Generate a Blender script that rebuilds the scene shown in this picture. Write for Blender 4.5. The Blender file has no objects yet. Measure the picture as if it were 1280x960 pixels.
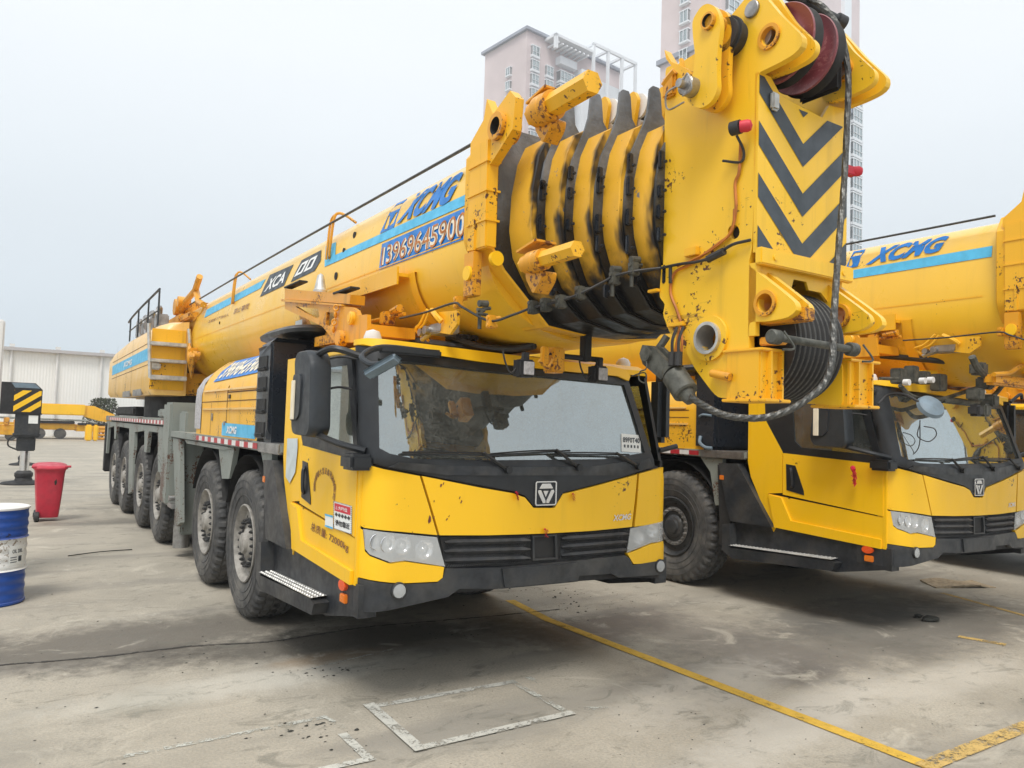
import bpy, bmesh, math, random
from math import sin, cos, pi, radians, sqrt
from mathutils import Vector, Matrix
from mathutils.geometry import delaunay_2d_cdt
random.seed(7)
SC = bpy.context.scene; COL = SC.collection
# ------------------------------------------------------------------ camera
FPX = 958.05; H = 1.8
YAW, PIT, ROL = .581623, .055035, .0309555
fw = Vector((sin(YAW)*cos(PIT), cos(YAW)*cos(PIT), sin(PIT)))
rt = Vector((cos(YAW), -sin(YAW), 0)); up = rt.cross(fw)
rt2 = rt*cos(ROL)+up*sin(ROL); up2 = -rt*sin(ROL)+up*cos(ROL)
cd = bpy.data.cameras.new('camera'); cam = bpy.data.objects.new('camera', cd); COL.objects.link(cam)
cd.sensor_width = 36; cd.lens = 36*FPX/1280; cd.clip_end = 3000; cd.clip_start = .05
cam.matrix_world = Matrix(((rt2.x, up2.x, -fw.x, 0), (rt2.y, up2.y, -fw.y, 0), (rt2.z, up2.z, -fw.z, H), (0, 0, 0, 1)))
SC.camera = cam
# ------------------------------------------------------------------ light
SUN_EL, SUN_AZ = radians(58), radians(-138)      # azimuth from +y towards +x, where the sun stands
w = bpy.data.worlds.new('World'); SC.world = w; w.use_nodes = True
wn = w.node_tree; wn.nodes.clear()
wo = wn.nodes.new('ShaderNodeOutputWorld'); wb = wn.nodes.new('ShaderNodeBackground')
sky = wn.nodes.new('ShaderNodeTexSky'); sky.sky_type = 'NISHITA'; sky.sun_disc = False
sky.sun_elevation = SUN_EL; sky.sun_rotation = SUN_AZ; sky.air_density = 1.5; sky.dust_density = 4
tc = wn.nodes.new('ShaderNodeTexCoord'); sx = wn.nodes.new('ShaderNodeSeparateXYZ')
cr = wn.nodes.new('ShaderNodeValToRGB')
cr.color_ramp.elements[0].position = 0.0; cr.color_ramp.elements[0].color = (7.0, 8.1, 8.9, 1)
cr.color_ramp.elements[1].position = .42; cr.color_ramp.elements[1].color = (9.4, 9.8, 10.1, 1)
e = cr.color_ramp.elements.new(.12); e.color = (8.0, 8.9, 9.6, 1)
cl = wn.nodes.new('ShaderNodeTexNoise'); cl.inputs['Scale'].default_value = 1.6; cl.inputs['Detail'].default_value = 3
mp = wn.nodes.new('ShaderNodeMapping'); mp.inputs['Scale'].default_value = (1, 1, 3)
ma = wn.nodes.new('ShaderNodeMath'); ma.operation = 'MULTIPLY_ADD'; ma.inputs[1].default_value = .10; ma.inputs[2].default_value = .95
mx = wn.nodes.new('ShaderNodeMix'); mx.data_type = 'RGBA'; mx.inputs[0].default_value = .95   # an even cloud deck hides nearly all of the blue sky
vm = wn.nodes.new('ShaderNodeVectorMath'); vm.operation = 'SCALE'
L = wn.links.new
L(tc.outputs['Generated'], sx.inputs[0]); L(sx.outputs['Z'], cr.inputs[0])
L(tc.outputs['Generated'], mp.inputs[0]); L(mp.outputs[0], cl.inputs['Vector']); L(cl.outputs['Fac'], ma.inputs[0])
L(cr.outputs[0], vm.inputs[0]); L(ma.outputs[0], vm.inputs['Scale'])
L(sky.outputs[0], mx.inputs['A']); L(vm.outputs[0], mx.inputs['B']); L(mx.outputs['Result'], wb.inputs[0]); L(wb.outputs[0], wo.inputs[0])
wb.inputs[1].default_value = .097
sd = bpy.data.lights.new('sun', 'SUN'); so = bpy.data.objects.new('sun', sd); COL.objects.link(so)
sd.energy = 2.2; sd.angle = radians(22); sd.color = (1, .97, .92)
dv = Vector((sin(SUN_AZ)*cos(SUN_EL), cos(SUN_AZ)*cos(SUN_EL), sin(SUN_EL)))
so.rotation_euler = dv.to_track_quat('Z', 'Y').to_euler(); so.location = dv*80
SC.view_settings.view_transform = 'Standard'; SC.view_settings.look = 'None'
SC.view_settings.exposure = .26; SC.view_settings.gamma = 1; SC.view_settings.use_curve_mapping = False
# ------------------------------------------------------------------ measuring: a photo point laid on a real plane of the scene
def ray(px, py): return rt2*((px-640)/FPX)-up2*((py-480)/FPX)+fw
def PX(px, py, x): d = ray(px, py); t = x/d.x; return Vector((x, d.y*t, H+d.z*t))
def PY(px, py, y): d = ray(px, py); t = y/d.y; return Vector((d.x*t, y, H+d.z*t))
def PG(px, py, z=0): d = ray(px, py); t = (z-H)/d.z; return Vector((d.x*t, d.y*t, z))
# ------------------------------------------------------------------ materials
MATS = {}
class NT:
    def __init__(s, name):
        s.m = bpy.data.materials.new(name); s.m.use_nodes = True; s.t = s.m.node_tree
        s.b = s.t.nodes['Principled BSDF']; s.o = s.t.nodes['Material Output']; MATS[name] = s.m
        s.tc = s.t.nodes.new('ShaderNodeTexCoord'); s.co = s.tc.outputs['Object']
    def n(s, ty, **k):
        x = s.t.nodes.new(ty)
        for a, v in k.items(): setattr(x, a, v)
        return x
    def l(s, a, b): s.t.links.new(a, b)
    def noise(s, sc, det=4, rough=.55, stretch=None, dist=0, off=None):
        x = s.n('ShaderNodeTexNoise'); x.inputs['Scale'].default_value = sc; x.inputs['Detail'].default_value = det
        x.inputs['Roughness'].default_value = rough; x.inputs['Distortion'].default_value = dist
        src = s.co
        if stretch or off:
            m = s.n('ShaderNodeMapping'); m.inputs['Scale'].default_value = stretch or (1, 1, 1)
            m.inputs['Location'].default_value = off or (0, 0, 0)
            s.l(src, m.inputs[0]); src = m.outputs[0]
        s.l(src, x.inputs['Vector']); return x.outputs['Fac']
    def ramp(s, f, a, b, lo=0., hi=1.):
        x = s.n('ShaderNodeMapRange'); x.interpolation_type = 'SMOOTHSTEP'
        x.inputs[1].default_value = a; x.inputs[2].default_value = b; x.inputs[3].default_value = lo; x.inputs[4].default_value = hi
        s.l(f, x.inputs[0]); return x.outputs[0]
    def math(s, op, a, b=None):
        x = s.n('ShaderNodeMath', operation=op)
        for i, v in enumerate((a, b)):
            if v is None: continue
            if isinstance(v, (int, float)): x.inputs[i].default_value = v
            else: s.l(v, x.inputs[i])
        return x.outputs[0]
    def mix(s, f, a, b, mode='MIX'):
        x = s.n('ShaderNodeMix', data_type='RGBA', blend_type=mode)
        for i, v in ((0, f), ('A', a), ('B', b)):
            if isinstance(v, (int, float)): x.inputs[i].default_value = v
            elif isinstance(v, tuple): x.inputs[i].default_value = (*v, 1)
            else: s.l(v, x.inputs[i])
        return x.outputs['Result']
    def set(s, col=None, rough=None, metal=None, bump=None, bs=.2, bd=.01):
        for k, v in (('Base Color', col), ('Roughness', rough), ('Metallic', metal)):
            if v is None: continue
            if isinstance(v, tuple): s.b.inputs[k].default_value = (*v, 1)
            elif isinstance(v, (int, float)): s.b.inputs[k].default_value = v
            else: s.l(v, s.b.inputs[k])
        if bump is not None:
            x = s.n('ShaderNodeBump'); x.inputs['Strength'].default_value = bs; x.inputs['Distance'].default_value = bd
            s.l(bump, x.inputs['Height']); s.l(x.outputs[0], s.b.inputs['Normal'])
        return s.m
def paint(name, base, rust=.685, dust=.25, streak=.5, rough=.38, spec=None, coat=.25, wear=(.10, .035, .015), dustc=(.62, .52, .36), bumpy=.05, grime=(.10, .06, .03)):
    s = NT(name)
    big = s.noise(.9, 3); c = s.mix(s.ramp(big, .3, .75, 0, .28), base, tuple(v*.78 for v in base))
    st = s.noise(5.5, 4, .6, stretch=(1.4, 1.4, .16))
    c = s.mix(s.ramp(st, .54, .80, 0, streak), c, tuple(v*.45+g*.4 for v, g in zip(base, grime)))
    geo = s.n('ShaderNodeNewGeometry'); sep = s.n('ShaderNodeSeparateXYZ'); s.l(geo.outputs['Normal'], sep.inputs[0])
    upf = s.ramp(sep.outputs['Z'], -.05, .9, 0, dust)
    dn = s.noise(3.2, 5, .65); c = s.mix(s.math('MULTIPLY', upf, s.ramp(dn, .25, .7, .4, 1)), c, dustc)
    r1 = s.noise(34, 3, .6); r2 = s.noise(2.1, 2)
    cl = s.math('MULTIPLY', r2, 1.1)
    m = s.ramp(s.math('ADD', r1, cl), rust+.62, rust+.68)
    c = s.mix(m, c, wear)
    sc = s.noise(24, 4, .7, stretch=(1, .22, 3.2), off=(5, 1, 2), dist=.4); c = s.mix(s.ramp(s.math('ADD', sc, cl), rust+.66, rust+.71, 0, .75), c, tuple(v*.4+g*.6 for v, g in zip(base, wear)))
    st2 = s.noise(17, 3, .6, stretch=(1, 1, .07), off=(1, 6, 0)); c = s.mix(s.ramp(s.math('ADD', st2, s.math('MULTIPLY', big, .5)), .88, 1.02, 0, streak*.8), c, tuple(v*.55+g*.3 for v, g in zip(base, wear)))
    s.set(c, s.ramp(dn, .2, .8, rough-.08, rough+.2), 0, bump=s.math('ADD', s.math('MULTIPLY', big, 2), s.math('MULTIPLY', m, -.6)), bs=bumpy, bd=.03)
    s.b.inputs['Coat Weight'].default_value = coat; s.b.inputs['Coat Roughness'].default_value = .16
    return s.m
def plain(name, col, rough=.5, metal=0, var=.25, sc=9, bump=.08, emis=0, dust=0):
    s = NT(name); nz = s.noise(sc, 5, .6)
    c = s.mix(s.ramp(nz, .3, .75, 0, 1), tuple(min(1, v*(1+var*.4)) for v in col), tuple(v*(1-var) for v in col))
    if dust:
        geo = s.n('ShaderNodeNewGeometry'); sep = s.n('ShaderNodeSeparateXYZ'); s.l(geo.outputs['Normal'], sep.inputs[0])
        d2 = s.noise(2.7, 5, .7)
        c = s.mix(s.math('MULTIPLY', s.ramp(d2, .35, .75), s.ramp(sep.outputs['Z'], -.6, .9, dust*.5, dust)), c, (.34, .31, .26))
    return s.set(c, s.ramp(nz, .2, .8, max(.02, rough-.1), min(1, rough+.15)), metal, bump=nz, bs=bump, bd=.01)
paint('yellow_paint', (.96, .55, .006), rust=.77, dust=.06, streak=.16, coat=.12)
paint('worn_yellow', (.88, .46, .012), rust=.66, dust=.16, streak=.5, coat=.1)
paint('boom_yellow', (.92, .54, .03), rust=.78, dust=.8, streak=.22, dustc=(.83, .62, .36), rough=.3)  # strong pale dust tint on upper faces also paints in sky reflection
paint('head_yellow', (.90, .53, .02), rust=.685, dust=.25, streak=.38, coat=.12)
paint('rust_yellow', (.74, .33, .012), rust=.58, dust=.2, streak=.8, wear=(.16, .055, .02), coat=.05)
paint('faded_yellow', (.86, .53, .14), rust=.66, dust=.5, streak=.5, dustc=(.75, .6, .45))
paint('grey_green_paint', (.24, .26, .235), rust=.56, dust=.35, streak=.7, rough=.55, coat=0, dustc=(.5, .47, .4))
paint('sheave_maroon', (.22, .045, .055), rust=.6, dust=.35, streak=.3, rough=.45, dustc=(.4, .25, .24), wear=(.3, .1, .1))
paint('blue_paint', (.012, .07, .34), rust=.64, dust=.1, streak=.15, wear=(.02, .02, .05))
paint('white_paint', (.78, .78, .76), rust=.64, dust=.1, streak=.25, wear=(.3, .25, .2), coat=0)
plain('black_plastic', (.013, .015, .018), .38, dust=.05)
plain('mirror_plastic', (.022, .027, .033), .45, dust=.06)
plain('grey_plastic', (.16, .22, .27), .5, dust=.1)
plain('bumper_grey', (.02, .023, .028), .42, dust=.2, var=.5)
plain('chassis_black', (.012, .012, .013), .7, dust=.08)
plain('intake_black', (.014, .018, .025), .3, dust=.05)
plain('rubber', (.055, .055, .056), .8, var=.4, sc=14, bump=.25, dust=.45)
plain('rubber_hose', (.02, .02, .022), .55, dust=.1)
plain('wheel_grey', (.30, .28, .25), .6, var=.45, dust=.35, sc=12)
plain('wheel_dark', (.025, .027, .03), .4, var=.3, dust=.15)
plain('steel', (.38, .37, .36), .38, .8, var=.4)
plain('aluminium', (.62, .61, .58), .42, .7, var=.3)
plain('chrome', (.75, .75, .76), .15, .95, var=.1)
plain('rope_steel', (.10, .098, .09), .45, .6, var=.5, sc=60)
plain('socket_grey', (.10, .10, .085), .6, .3, var=.6, sc=14, bump=.4)
plain('screen_grey', (.48, .46, .46), .6, var=.35, sc=40)
plain('red_plastic', (.52, .022, .05), .4, var=.15, dust=.08)
plain('light_blue', (.09, .47, .74), .45, var=.15)
plain('logo_blue', (.012, .19, .58), .4, var=.2)
plain('logo_white', (.85, .85, .83), .45, var=.08)
plain('panel_grey', (.05, .062, .075), .45, var=.2)
plain('text_cream', (.82, .74, .58), .5, var=.1)
plain('text_red', (.50, .03, .025), .5, var=.2)
plain('text_brown', (.16, .035, .03), .5, var=.3)
plain('sign_red', (.62, .03, .05), .5, var=.1)
plain('tape_red', (.45, .02, .03), .4, var=.3)
plain('tape_white', (.72, .70, .68), .4, var=.2)
plain('amber', (.75, .20, .02), .25, var=.1)
plain('orange_red_lens', (.80, .10, .02), .25, var=.1)
plain('ribbon_red', (.62, .015, .05), .6, var=.3)
plain('beige_cloth', (.46, .40, .30), .85, var=.3)
plain('seat_cloth', (.03, .03, .035), .9)
plain('curtain_grey', (.55, .60, .60), .9, var=.15)
plain('paper', (.82, .83, .80), .7, var=.06)
plain('cardboard', (.42, .33, .22), .9, var=.3, sc=20)
plain('dark_scrap', (.03, .03, .025), .8)
plain('seam_dark', (.10, .035, .01), .8)
plain('pipe_orange', (.5, .16, .02), .5, var=.4)
plain('concrete_white', (.72, .71, .69), .8, var=.12, sc=1.5)
plain('bark', (.06, .045, .03), .9, var=.4)
# grease: dark grey flange fronts, going greasy black in patches low down on the telescoping pads
s = NT('flange_grey'); geo = s.n('ShaderNodeNewGeometry'); sep = s.n('ShaderNodeSeparateXYZ'); s.l(geo.outputs['Position'], sep.inputs[0])
gz = s.math('ADD', sep.outputs['Z'], s.math('MULTIPLY', s.noise(2.4, 4), .75))
c = s.mix(s.ramp(gz, 3.25, 3.75), (.012, .012, .013), s.mix(s.ramp(s.noise(4, 4), .35, .7), (.10, .105, .11), (.20, .21, .225)))
s.set(c, s.ramp(gz, 3.2, 3.7, .28, .55), 0, bump=s.noise(16, 5, .7), bs=.5, bd=.02)
# section sides: yellow worn down to primer, black with grease towards the underside
s = NT('section_yellow'); geo = s.n('ShaderNodeNewGeometry'); sep = s.n('ShaderNodeSeparateXYZ'); s.l(geo.outputs['Position'], sep.inputs[0])
gz = s.math('ADD', sep.outputs['Z'], s.math('MULTIPLY', s.noise(3.2, 5, .65), .55))
c = s.mix(s.ramp(s.noise(2.2, 3), .3, .7, 0, .5), (.80, .44, .03), (.60, .30, .03))
ch = s.noise(13, 4, .6); c = s.mix(s.ramp(ch, .66, .70), c, (.20, .20, .22))
c = s.mix(s.ramp(s.noise(40, 3), .70, .74), c, (.05, .02, .015))
sy_ = s.n('ShaderNodeSeparateXYZ'); s.l(s.co, sy_.inputs[0])
ed = s.math('ADD', sy_.outputs['Y'], s.math('MULTIPLY', s.math('SUBTRACT', s.noise(4.5, 3, .55, stretch=(1, 1, .55), dist=.3), .5), .30))
c = s.mix(s.ramp(ed, -.14, -.085), (.014, .013, .013), c)
c = s.mix(s.ramp(gz, 2.86, 3.06), (.012, .011, .011), c)
s.set(c, s.ramp(ch, .3, .7, .3, .5), 0, bump=ch, bs=.12, bd=.02)
# window and windscreen glass: mirror coat over smoked clear glass, dusty
def glassmat(name, refl, tint, dustc, dfac):
    s = NT(name); t = s.t
    gl = s.n('ShaderNodeBsdfGlossy'); gl.inputs['Roughness'].default_value = .02; gl.inputs['Color'].default_value = (.86, .93, .94, 1)
    tr = s.n('ShaderNodeBsdfTransparent'); tr.inputs['Color'].default_value = (*tint, 1)
    df = s.n('ShaderNodeBsdfDiffuse'); df.inputs['Color'].default_value = (*dustc, 1)
    lw = s.n('ShaderNodeLayerWeight'); lw.inputs['Blend'].default_value = .35
    m1 = s.n('ShaderNodeMixShader'); m2 = s.n('ShaderNodeMixShader')
    s.l(s.ramp(lw.outputs['Facing'], 0, 1, refl, min(1, refl+.45)), m1.inputs[0]); s.l(tr.outputs[0], m1.inputs[1]); s.l(gl.outputs[0], m1.inputs[2])
    dn = s.math('MULTIPLY', s.noise(5, 6, .75), s.noise(70, 3, .7, off=(3, 1, 2)))
    s.l(s.ramp(dn, .12, .42, dfac*.2, dfac), m2.inputs[0]); s.l(m1.outputs[0], m2.inputs[1]); s.l(df.outputs[0], m2.inputs[2])
    s.l(m2.outputs[0], s.o.inputs[0]); return s.m
glassmat('windscreen_glass', .35, (.34, .38, .37), (.42, .42, .38), .22)
glassmat('side_glass', .22, (.55, .62, .58), (.45, .45, .42), .2)
glassmat('tower_glass', .42, (.18, .28, .28), (.3, .35, .36), .3)
s = NT('headlight_glass'); s.set((.8, .82, .82), .12); s.b.inputs['Transmission Weight'].default_value = 0; s.b.inputs['Coat Weight'].default_value = 1
t = s.n('ShaderNodeBsdfTransparent'); mxs = s.n('ShaderNodeMixShader'); mxs.inputs[0].default_value = .34
s.l(t.outputs[0], mxs.inputs[1]); s.l(s.b.outputs[0], mxs.inputs[2]); s.l(mxs.outputs[0], s.o.inputs[0])
# concrete yard
s = NT('yard_concrete')
n1 = s.noise(.35, 5, .6); n2 = s.noise(1.6, 6, .65, stretch=(1, .7, 1)); n3 = s.noise(60, 4, .7); n4 = s.noise(.8, 4, .5, stretch=(.5, 2.2, 1), off=(7, 3, 0)); n5 = s.noise(7, 6, .7)
c = s.mix(s.ramp(n1, .3, .7), (.45, .40, .32), (.32, .285, .225))
c = s.mix(s.ramp(n2, .36, .72, 0, .75), c, (.52, .465, .375))
c = s.mix(s.ramp(n4, .50, .70, 0, .65), c, (.22, .20, .17))
c = s.mix(s.ramp(n5, .55, .8, 0, .45), c, (.22, .205, .18))
c = s.mix(s.ramp(n3, .35, .70, 0, .6), c, (.26, .245, .21))
c = s.mix(s.ramp(s.noise(26, 3, .5, off=(9, 9, 0)), .70, .76, 0, .7), c, (.10, .09, .075))
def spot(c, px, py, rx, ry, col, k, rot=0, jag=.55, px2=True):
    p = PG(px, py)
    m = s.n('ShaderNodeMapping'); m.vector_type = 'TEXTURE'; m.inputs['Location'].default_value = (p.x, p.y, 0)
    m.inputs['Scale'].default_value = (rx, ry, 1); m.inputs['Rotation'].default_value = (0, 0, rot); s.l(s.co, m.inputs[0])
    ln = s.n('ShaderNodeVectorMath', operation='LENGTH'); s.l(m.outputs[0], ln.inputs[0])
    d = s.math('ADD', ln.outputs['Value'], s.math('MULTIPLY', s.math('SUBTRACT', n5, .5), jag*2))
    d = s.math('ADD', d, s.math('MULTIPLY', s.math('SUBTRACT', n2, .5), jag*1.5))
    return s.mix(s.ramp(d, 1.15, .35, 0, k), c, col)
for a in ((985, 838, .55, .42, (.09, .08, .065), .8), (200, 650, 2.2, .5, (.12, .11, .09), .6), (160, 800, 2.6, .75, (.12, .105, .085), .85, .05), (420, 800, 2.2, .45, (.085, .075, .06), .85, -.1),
          (190, 874, .35, .28, (.22, .20, .15), .8), (410, 825, .55, .22, (.33, .22, .12), .6), (560, 800, 1.5, .5, (.13, .115, .09), .4), (740, 785, 1.1, .5, (.13, .10, .08), .75),  # the spot before the left bumper is stain plus painted ground shadow
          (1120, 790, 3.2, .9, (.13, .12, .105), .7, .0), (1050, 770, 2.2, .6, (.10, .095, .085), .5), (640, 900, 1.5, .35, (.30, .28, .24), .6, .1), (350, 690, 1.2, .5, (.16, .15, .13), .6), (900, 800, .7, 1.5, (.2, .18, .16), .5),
          (1000, 900, 1.6, .3, (.58, .54, .47), .6, .2), (880, 860, 1.2, .4, (.56, .52, .45), .6, .2), (330, 850, 1.6, .3, (.56, .53, .46), .6), (1180, 850, 1.5, .3, (.55, .51, .44), .5)):
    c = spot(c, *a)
n6 = s.noise(2.6, 7, .72, stretch=(1, 1.6, 1), dist=1.2, off=(3, 8, 0)); c = s.mix(s.ramp(n6, .53, .68, 0, .55), c, (.15, .145, .115))
n7 = s.noise(1.1, 7, .7, dist=1.5, off=(11, 2, 0)); c = s.mix(s.ramp(n7, .56, .70, 0, .5), c, (.62, .57, .47))
s.set(c, s.ramp(n2, .3, .75, .62, .92), 0, bump=s.math('ADD', n3, s.math('MULTIPLY', n5, 2)), bs=.55, bd=.007)
def wornpaint(name, col, amt):
    s = NT(name); a = s.noise(6, 6, .75); b = s.noise(55, 4, .7)
    f = s.ramp(s.math('ADD', a, s.math('MULTIPLY', b, .8)), amt, amt+.16)
    c = s.mix(s.ramp(a, .3, .7), col, tuple(v*.72 for v in col)); s.set(c, .75)
    t = s.n('ShaderNodeBsdfTransparent'); m = s.n('ShaderNodeMixShader')
    s.l(f, m.inputs[0]); s.l(s.b.outputs[0], m.inputs[1]); s.l(t.outputs[0], m.inputs[2]); s.l(m.outputs[0], s.o.inputs[0])
wornpaint('road_yellow', (.74, .46, .06), .985)
wornpaint('road_yellow_faint', (.62, .42, .14), .88)
wornpaint('road_white', (.58, .57, .51), .90)
wornpaint('road_white_faint', (.55, .55, .49), .81)
s = NT('crack_dark'); s.set((.05, .045, .04), .9)
# corrugated wall
s = NT('corrugated_white'); wv = s.n('ShaderNodeTexWave', wave_type='BANDS', bands_direction='X'); wv.inputs['Scale'].default_value = 1.6; s.l(s.co, wv.inputs['Vector'])
s.set(s.mix(s.ramp(s.noise(.6, 4, .6, stretch=(1, 1, .2)), .35, .8, 0, .5), (.84, .83, .80), (.74, .73, .69)), .6, bump=wv.outputs['Fac'], bs=.22, bd=.05)
plain('tower_pink', (.66, .56, .55), .9, var=.10, sc=.12, bump=0)  # pink paled and greyed so the colour carries some distance haze
plain('tower_white', (.76, .78, .80), .9, var=.08, sc=.15, bump=0)
plain('tower_grey', (.33, .35, .40), .9, var=.1, sc=.2, bump=0)
plain('leaf_grey_green', (.09, .11, .06), .8, var=.4, sc=3)
# ------------------------------------------------------------------ objects
ORG = {}
def kids(o): return [c for c in bpy.data.objects if c.parent == o]
def link(name, bm, mat, parent=None, smooth=35, center=True):
    me = bpy.data.meshes.new(name)
    bmesh.ops.recalc_face_normals(bm, faces=bm.faces[:]) if smooth is not None else None
    vs = bm.verts
    if center and len(vs):
        lo = Vector([min(v.co[i] for v in vs) for i in range(3)]); hi = Vector([max(v.co[i] for v in vs) for i in range(3)])
        c = (lo+hi)/2
        if parent is None: c.z = lo.z
        bmesh.ops.translate(bm, verts=vs[:], vec=-c)
    else: c = Vector((0, 0, 0))
    bm.to_mesh(me); bm.free()
    mats = mat if isinstance(mat, (list, tuple)) else [mat]
    for m in mats: me.materials.append(MATS[m])
    if smooth:
        me.polygons.foreach_set('use_smooth', [True]*len(me.polygons)); me.set_sharp_from_angle(angle=radians(smooth))
    o = bpy.data.objects.new(name, me); COL.objects.link(o); ORG[o.name] = c
    if parent is not None: o.parent = parent; o.location = c-ORG[parent.name]
    else: o.location = c
    return o
def empty(name, loc, parent=None):
    o = bpy.data.objects.new(name, None); COL.objects.link(o); o.empty_display_size = .2
    c = Vector(loc); ORG[o.name] = c
    if parent is not None: o.parent = parent; o.location = c-ORG[parent.name]
    else: o.location = c
    return o
def tag(o, label, cat, group=None, kind=None):
    o['label'] = label
    if cat: o['category'] = cat
    if group: o['group'] = group
    if kind: o['kind'] = kind
    return o
def struct(name, bm, mat, **k):
    o = link(name, bm, mat, **k); o['kind'] = 'structure'; return o
def NB(): return bmesh.new()
def box(bm, lo, hi, bev=0, rot=None, mi=0):
    lo = Vector(lo); hi = Vector(hi); c = (lo+hi)/2; d = hi-lo
    r = bmesh.ops.create_cube(bm, size=1)
    for v in r['verts']:
        v.co = Vector((v.co.x*abs(d.x), v.co.y*abs(d.y), v.co.z*abs(d.z)))
    if rot: bmesh.ops.rotate(bm, verts=r['verts'], cent=(0, 0, 0), matrix=rot)
    bmesh.ops.translate(bm, verts=r['verts'], vec=c)
    fs = {f for v in r['verts'] for f in v.link_faces}
    for f in fs: f.material_index = mi
    if bev:
        bv = bmesh.ops.bevel(bm, geom=list({e for v in r['verts'] for e in v.link_edges}), offset=min(bev, min(abs(x) for x in d)*.45), segments=2, affect='EDGES')
        for f in bv['faces']: f.material_index = mi
def frame(d):
    d = d.normalized(); a = Vector((0, 0, 1)) if abs(d.z) < .9 else Vector((1, 0, 0))
    u = d.cross(a).normalized(); return u, d.cross(u).normalized()
def cyl(bm, a, b, r, r2=None, n=20, cap=True, mi=0, bev=0):
    a = Vector(a); b = Vector(b); r2 = r if r2 is None else r2; u, v = frame(b-a); dn = (b-a).normalized()
    prof = [(a, r), (b, r2)]
    if bev: prof = [(a, r-bev), (a+dn*bev, r), (b-dn*bev, r2), (b, r2-bev)]
    rings = [[bm.verts.new(p+u*cos(t)*q+v*sin(t)*q) for t in (2*pi*i/n for i in range(n))] for p, q in prof]
    for R0, R1 in zip(rings, rings[1:]):
        for i in range(n): f = bm.faces.new((R0[i], R0[(i+1) % n], R1[(i+1) % n], R1[i])); f.material_index = mi
    if cap:
        f = bm.faces.new(rings[0][::-1]); f.material_index = mi; f = bm.faces.new(rings[-1]); f.material_index = mi
def tubering(bm, a, b, ro, ri, n=28, mi=0, mi2=None):
    a = Vector(a); b = Vector(b); u, v = frame(b-a); R = []
    for p, q in ((a, ri), (a, ro), (b, ro), (b, ri)):
        R.append([bm.verts.new(p+u*cos(t)*q+v*sin(t)*q) for t in (2*pi*i/n for i in range(n))])
    for k in range(4):
        for i in range(n):
            f = bm.faces.new((R[k][i], R[k][(i+1) % n], R[(k+1) % 4][(i+1) % n], R[(k+1) % 4][i])); f.material_index = mi2 if (k == 3 and mi2 is not None) else mi
def spline(pts, sub=6):
    P = [Vector(p) for p in pts]; P = [P[0]*2-P[1]]+P+[P[-1]*2-P[-2]]; out = []
    for i in range(1, len(P)-2):
        for k in range(sub):
            t = k/sub; out.append(.5*((2*P[i])+(P[i+1]-P[i-1])*t+(2*P[i-1]-5*P[i]+4*P[i+1]-P[i+2])*t*t+(3*P[i]-P[i-1]-3*P[i+1]+P[i+2])*t**3))
    return out+[P[-2]]
def tube(bm, pts, r, n=8, smooth=True, sub=6, mi=0, twist=0, lay=.55):
    P = spline(pts, sub) if smooth and len(pts) > 2 else [Vector(p) for p in pts]
    prev = None; u = None
    for i, p in enumerate(P):
        d = (P[min(i+1, len(P)-1)]-P[max(i-1, 0)]).normalized()
        if u is None: u, _ = frame(d)
        u = (u-d*u.dot(d)).normalized(); v = d.cross(u)
        ring = [bm.verts.new(p+(u*cos(2*pi*k/n)+v*sin(2*pi*k/n))*(r*(1+twist*cos(6*(2*pi*k/n)+lay*i*1.0)))) for k in range(n)]
        if prev:
            for k in range(n): f = bm.faces.new((prev[k], prev[(k+1) % n], ring[(k+1) % n], ring[k])); f.material_index = mi
        else: bm.faces.new(ring[::-1]).material_index = mi
        prev = ring
    bm.faces.new(prev).material_index = mi
def lathe(bm, prof, origin, axis=Vector((1, 0, 0)), n=48, closed=False, rad=None, mi=0, mif=None, cap=True):
    """prof: (distance along axis, radius)"""
    u, v = frame(axis); O = Vector(origin); rings = []
    for j, (a, r) in enumerate(prof):
        rings.append([bm.verts.new(O+axis*a+(u*cos(t)+v*sin(t))*(r if rad is None else rad(j, i, r))) for i, t in enumerate(2*pi*i/n for i in range(n))])
    K = len(prof)
    for j in range(K if closed else K-1):
        A, B = rings[j], rings[(j+1) % K]
        for i in range(n):
            f = bm.faces.new((A[i], A[(i+1) % n], B[(i+1) % n], B[i])); f.material_index = mif(j) if mif else mi
    if not closed and cap:
        for R0, p in ((rings[0], prof[0]), (rings[-1], prof[-1])):
            if p[1] > 1e-4: bm.faces.new(R0).material_index = mif(0) if mif else mi
def inside(p, lp):
    c = False; n = len(lp)
    for i in range(n):
        a, b = lp[i], lp[i-1]
        if (a[1] > p[1]) != (b[1] > p[1]) and p[0] < (b[0]-a[0])*(p[1]-a[1])/(b[1]-a[1])+a[0]: c = not c
    return c
def resample(lp, st):
    out = []
    for i in range(len(lp)):
        a = Vector(lp[i]); b = Vector(lp[(i+1) % len(lp)]); k = max(1, int((b-a).length/st))
        out += [tuple(a.lerp(b, j/k)) for j in range(k)]
    return out
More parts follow.
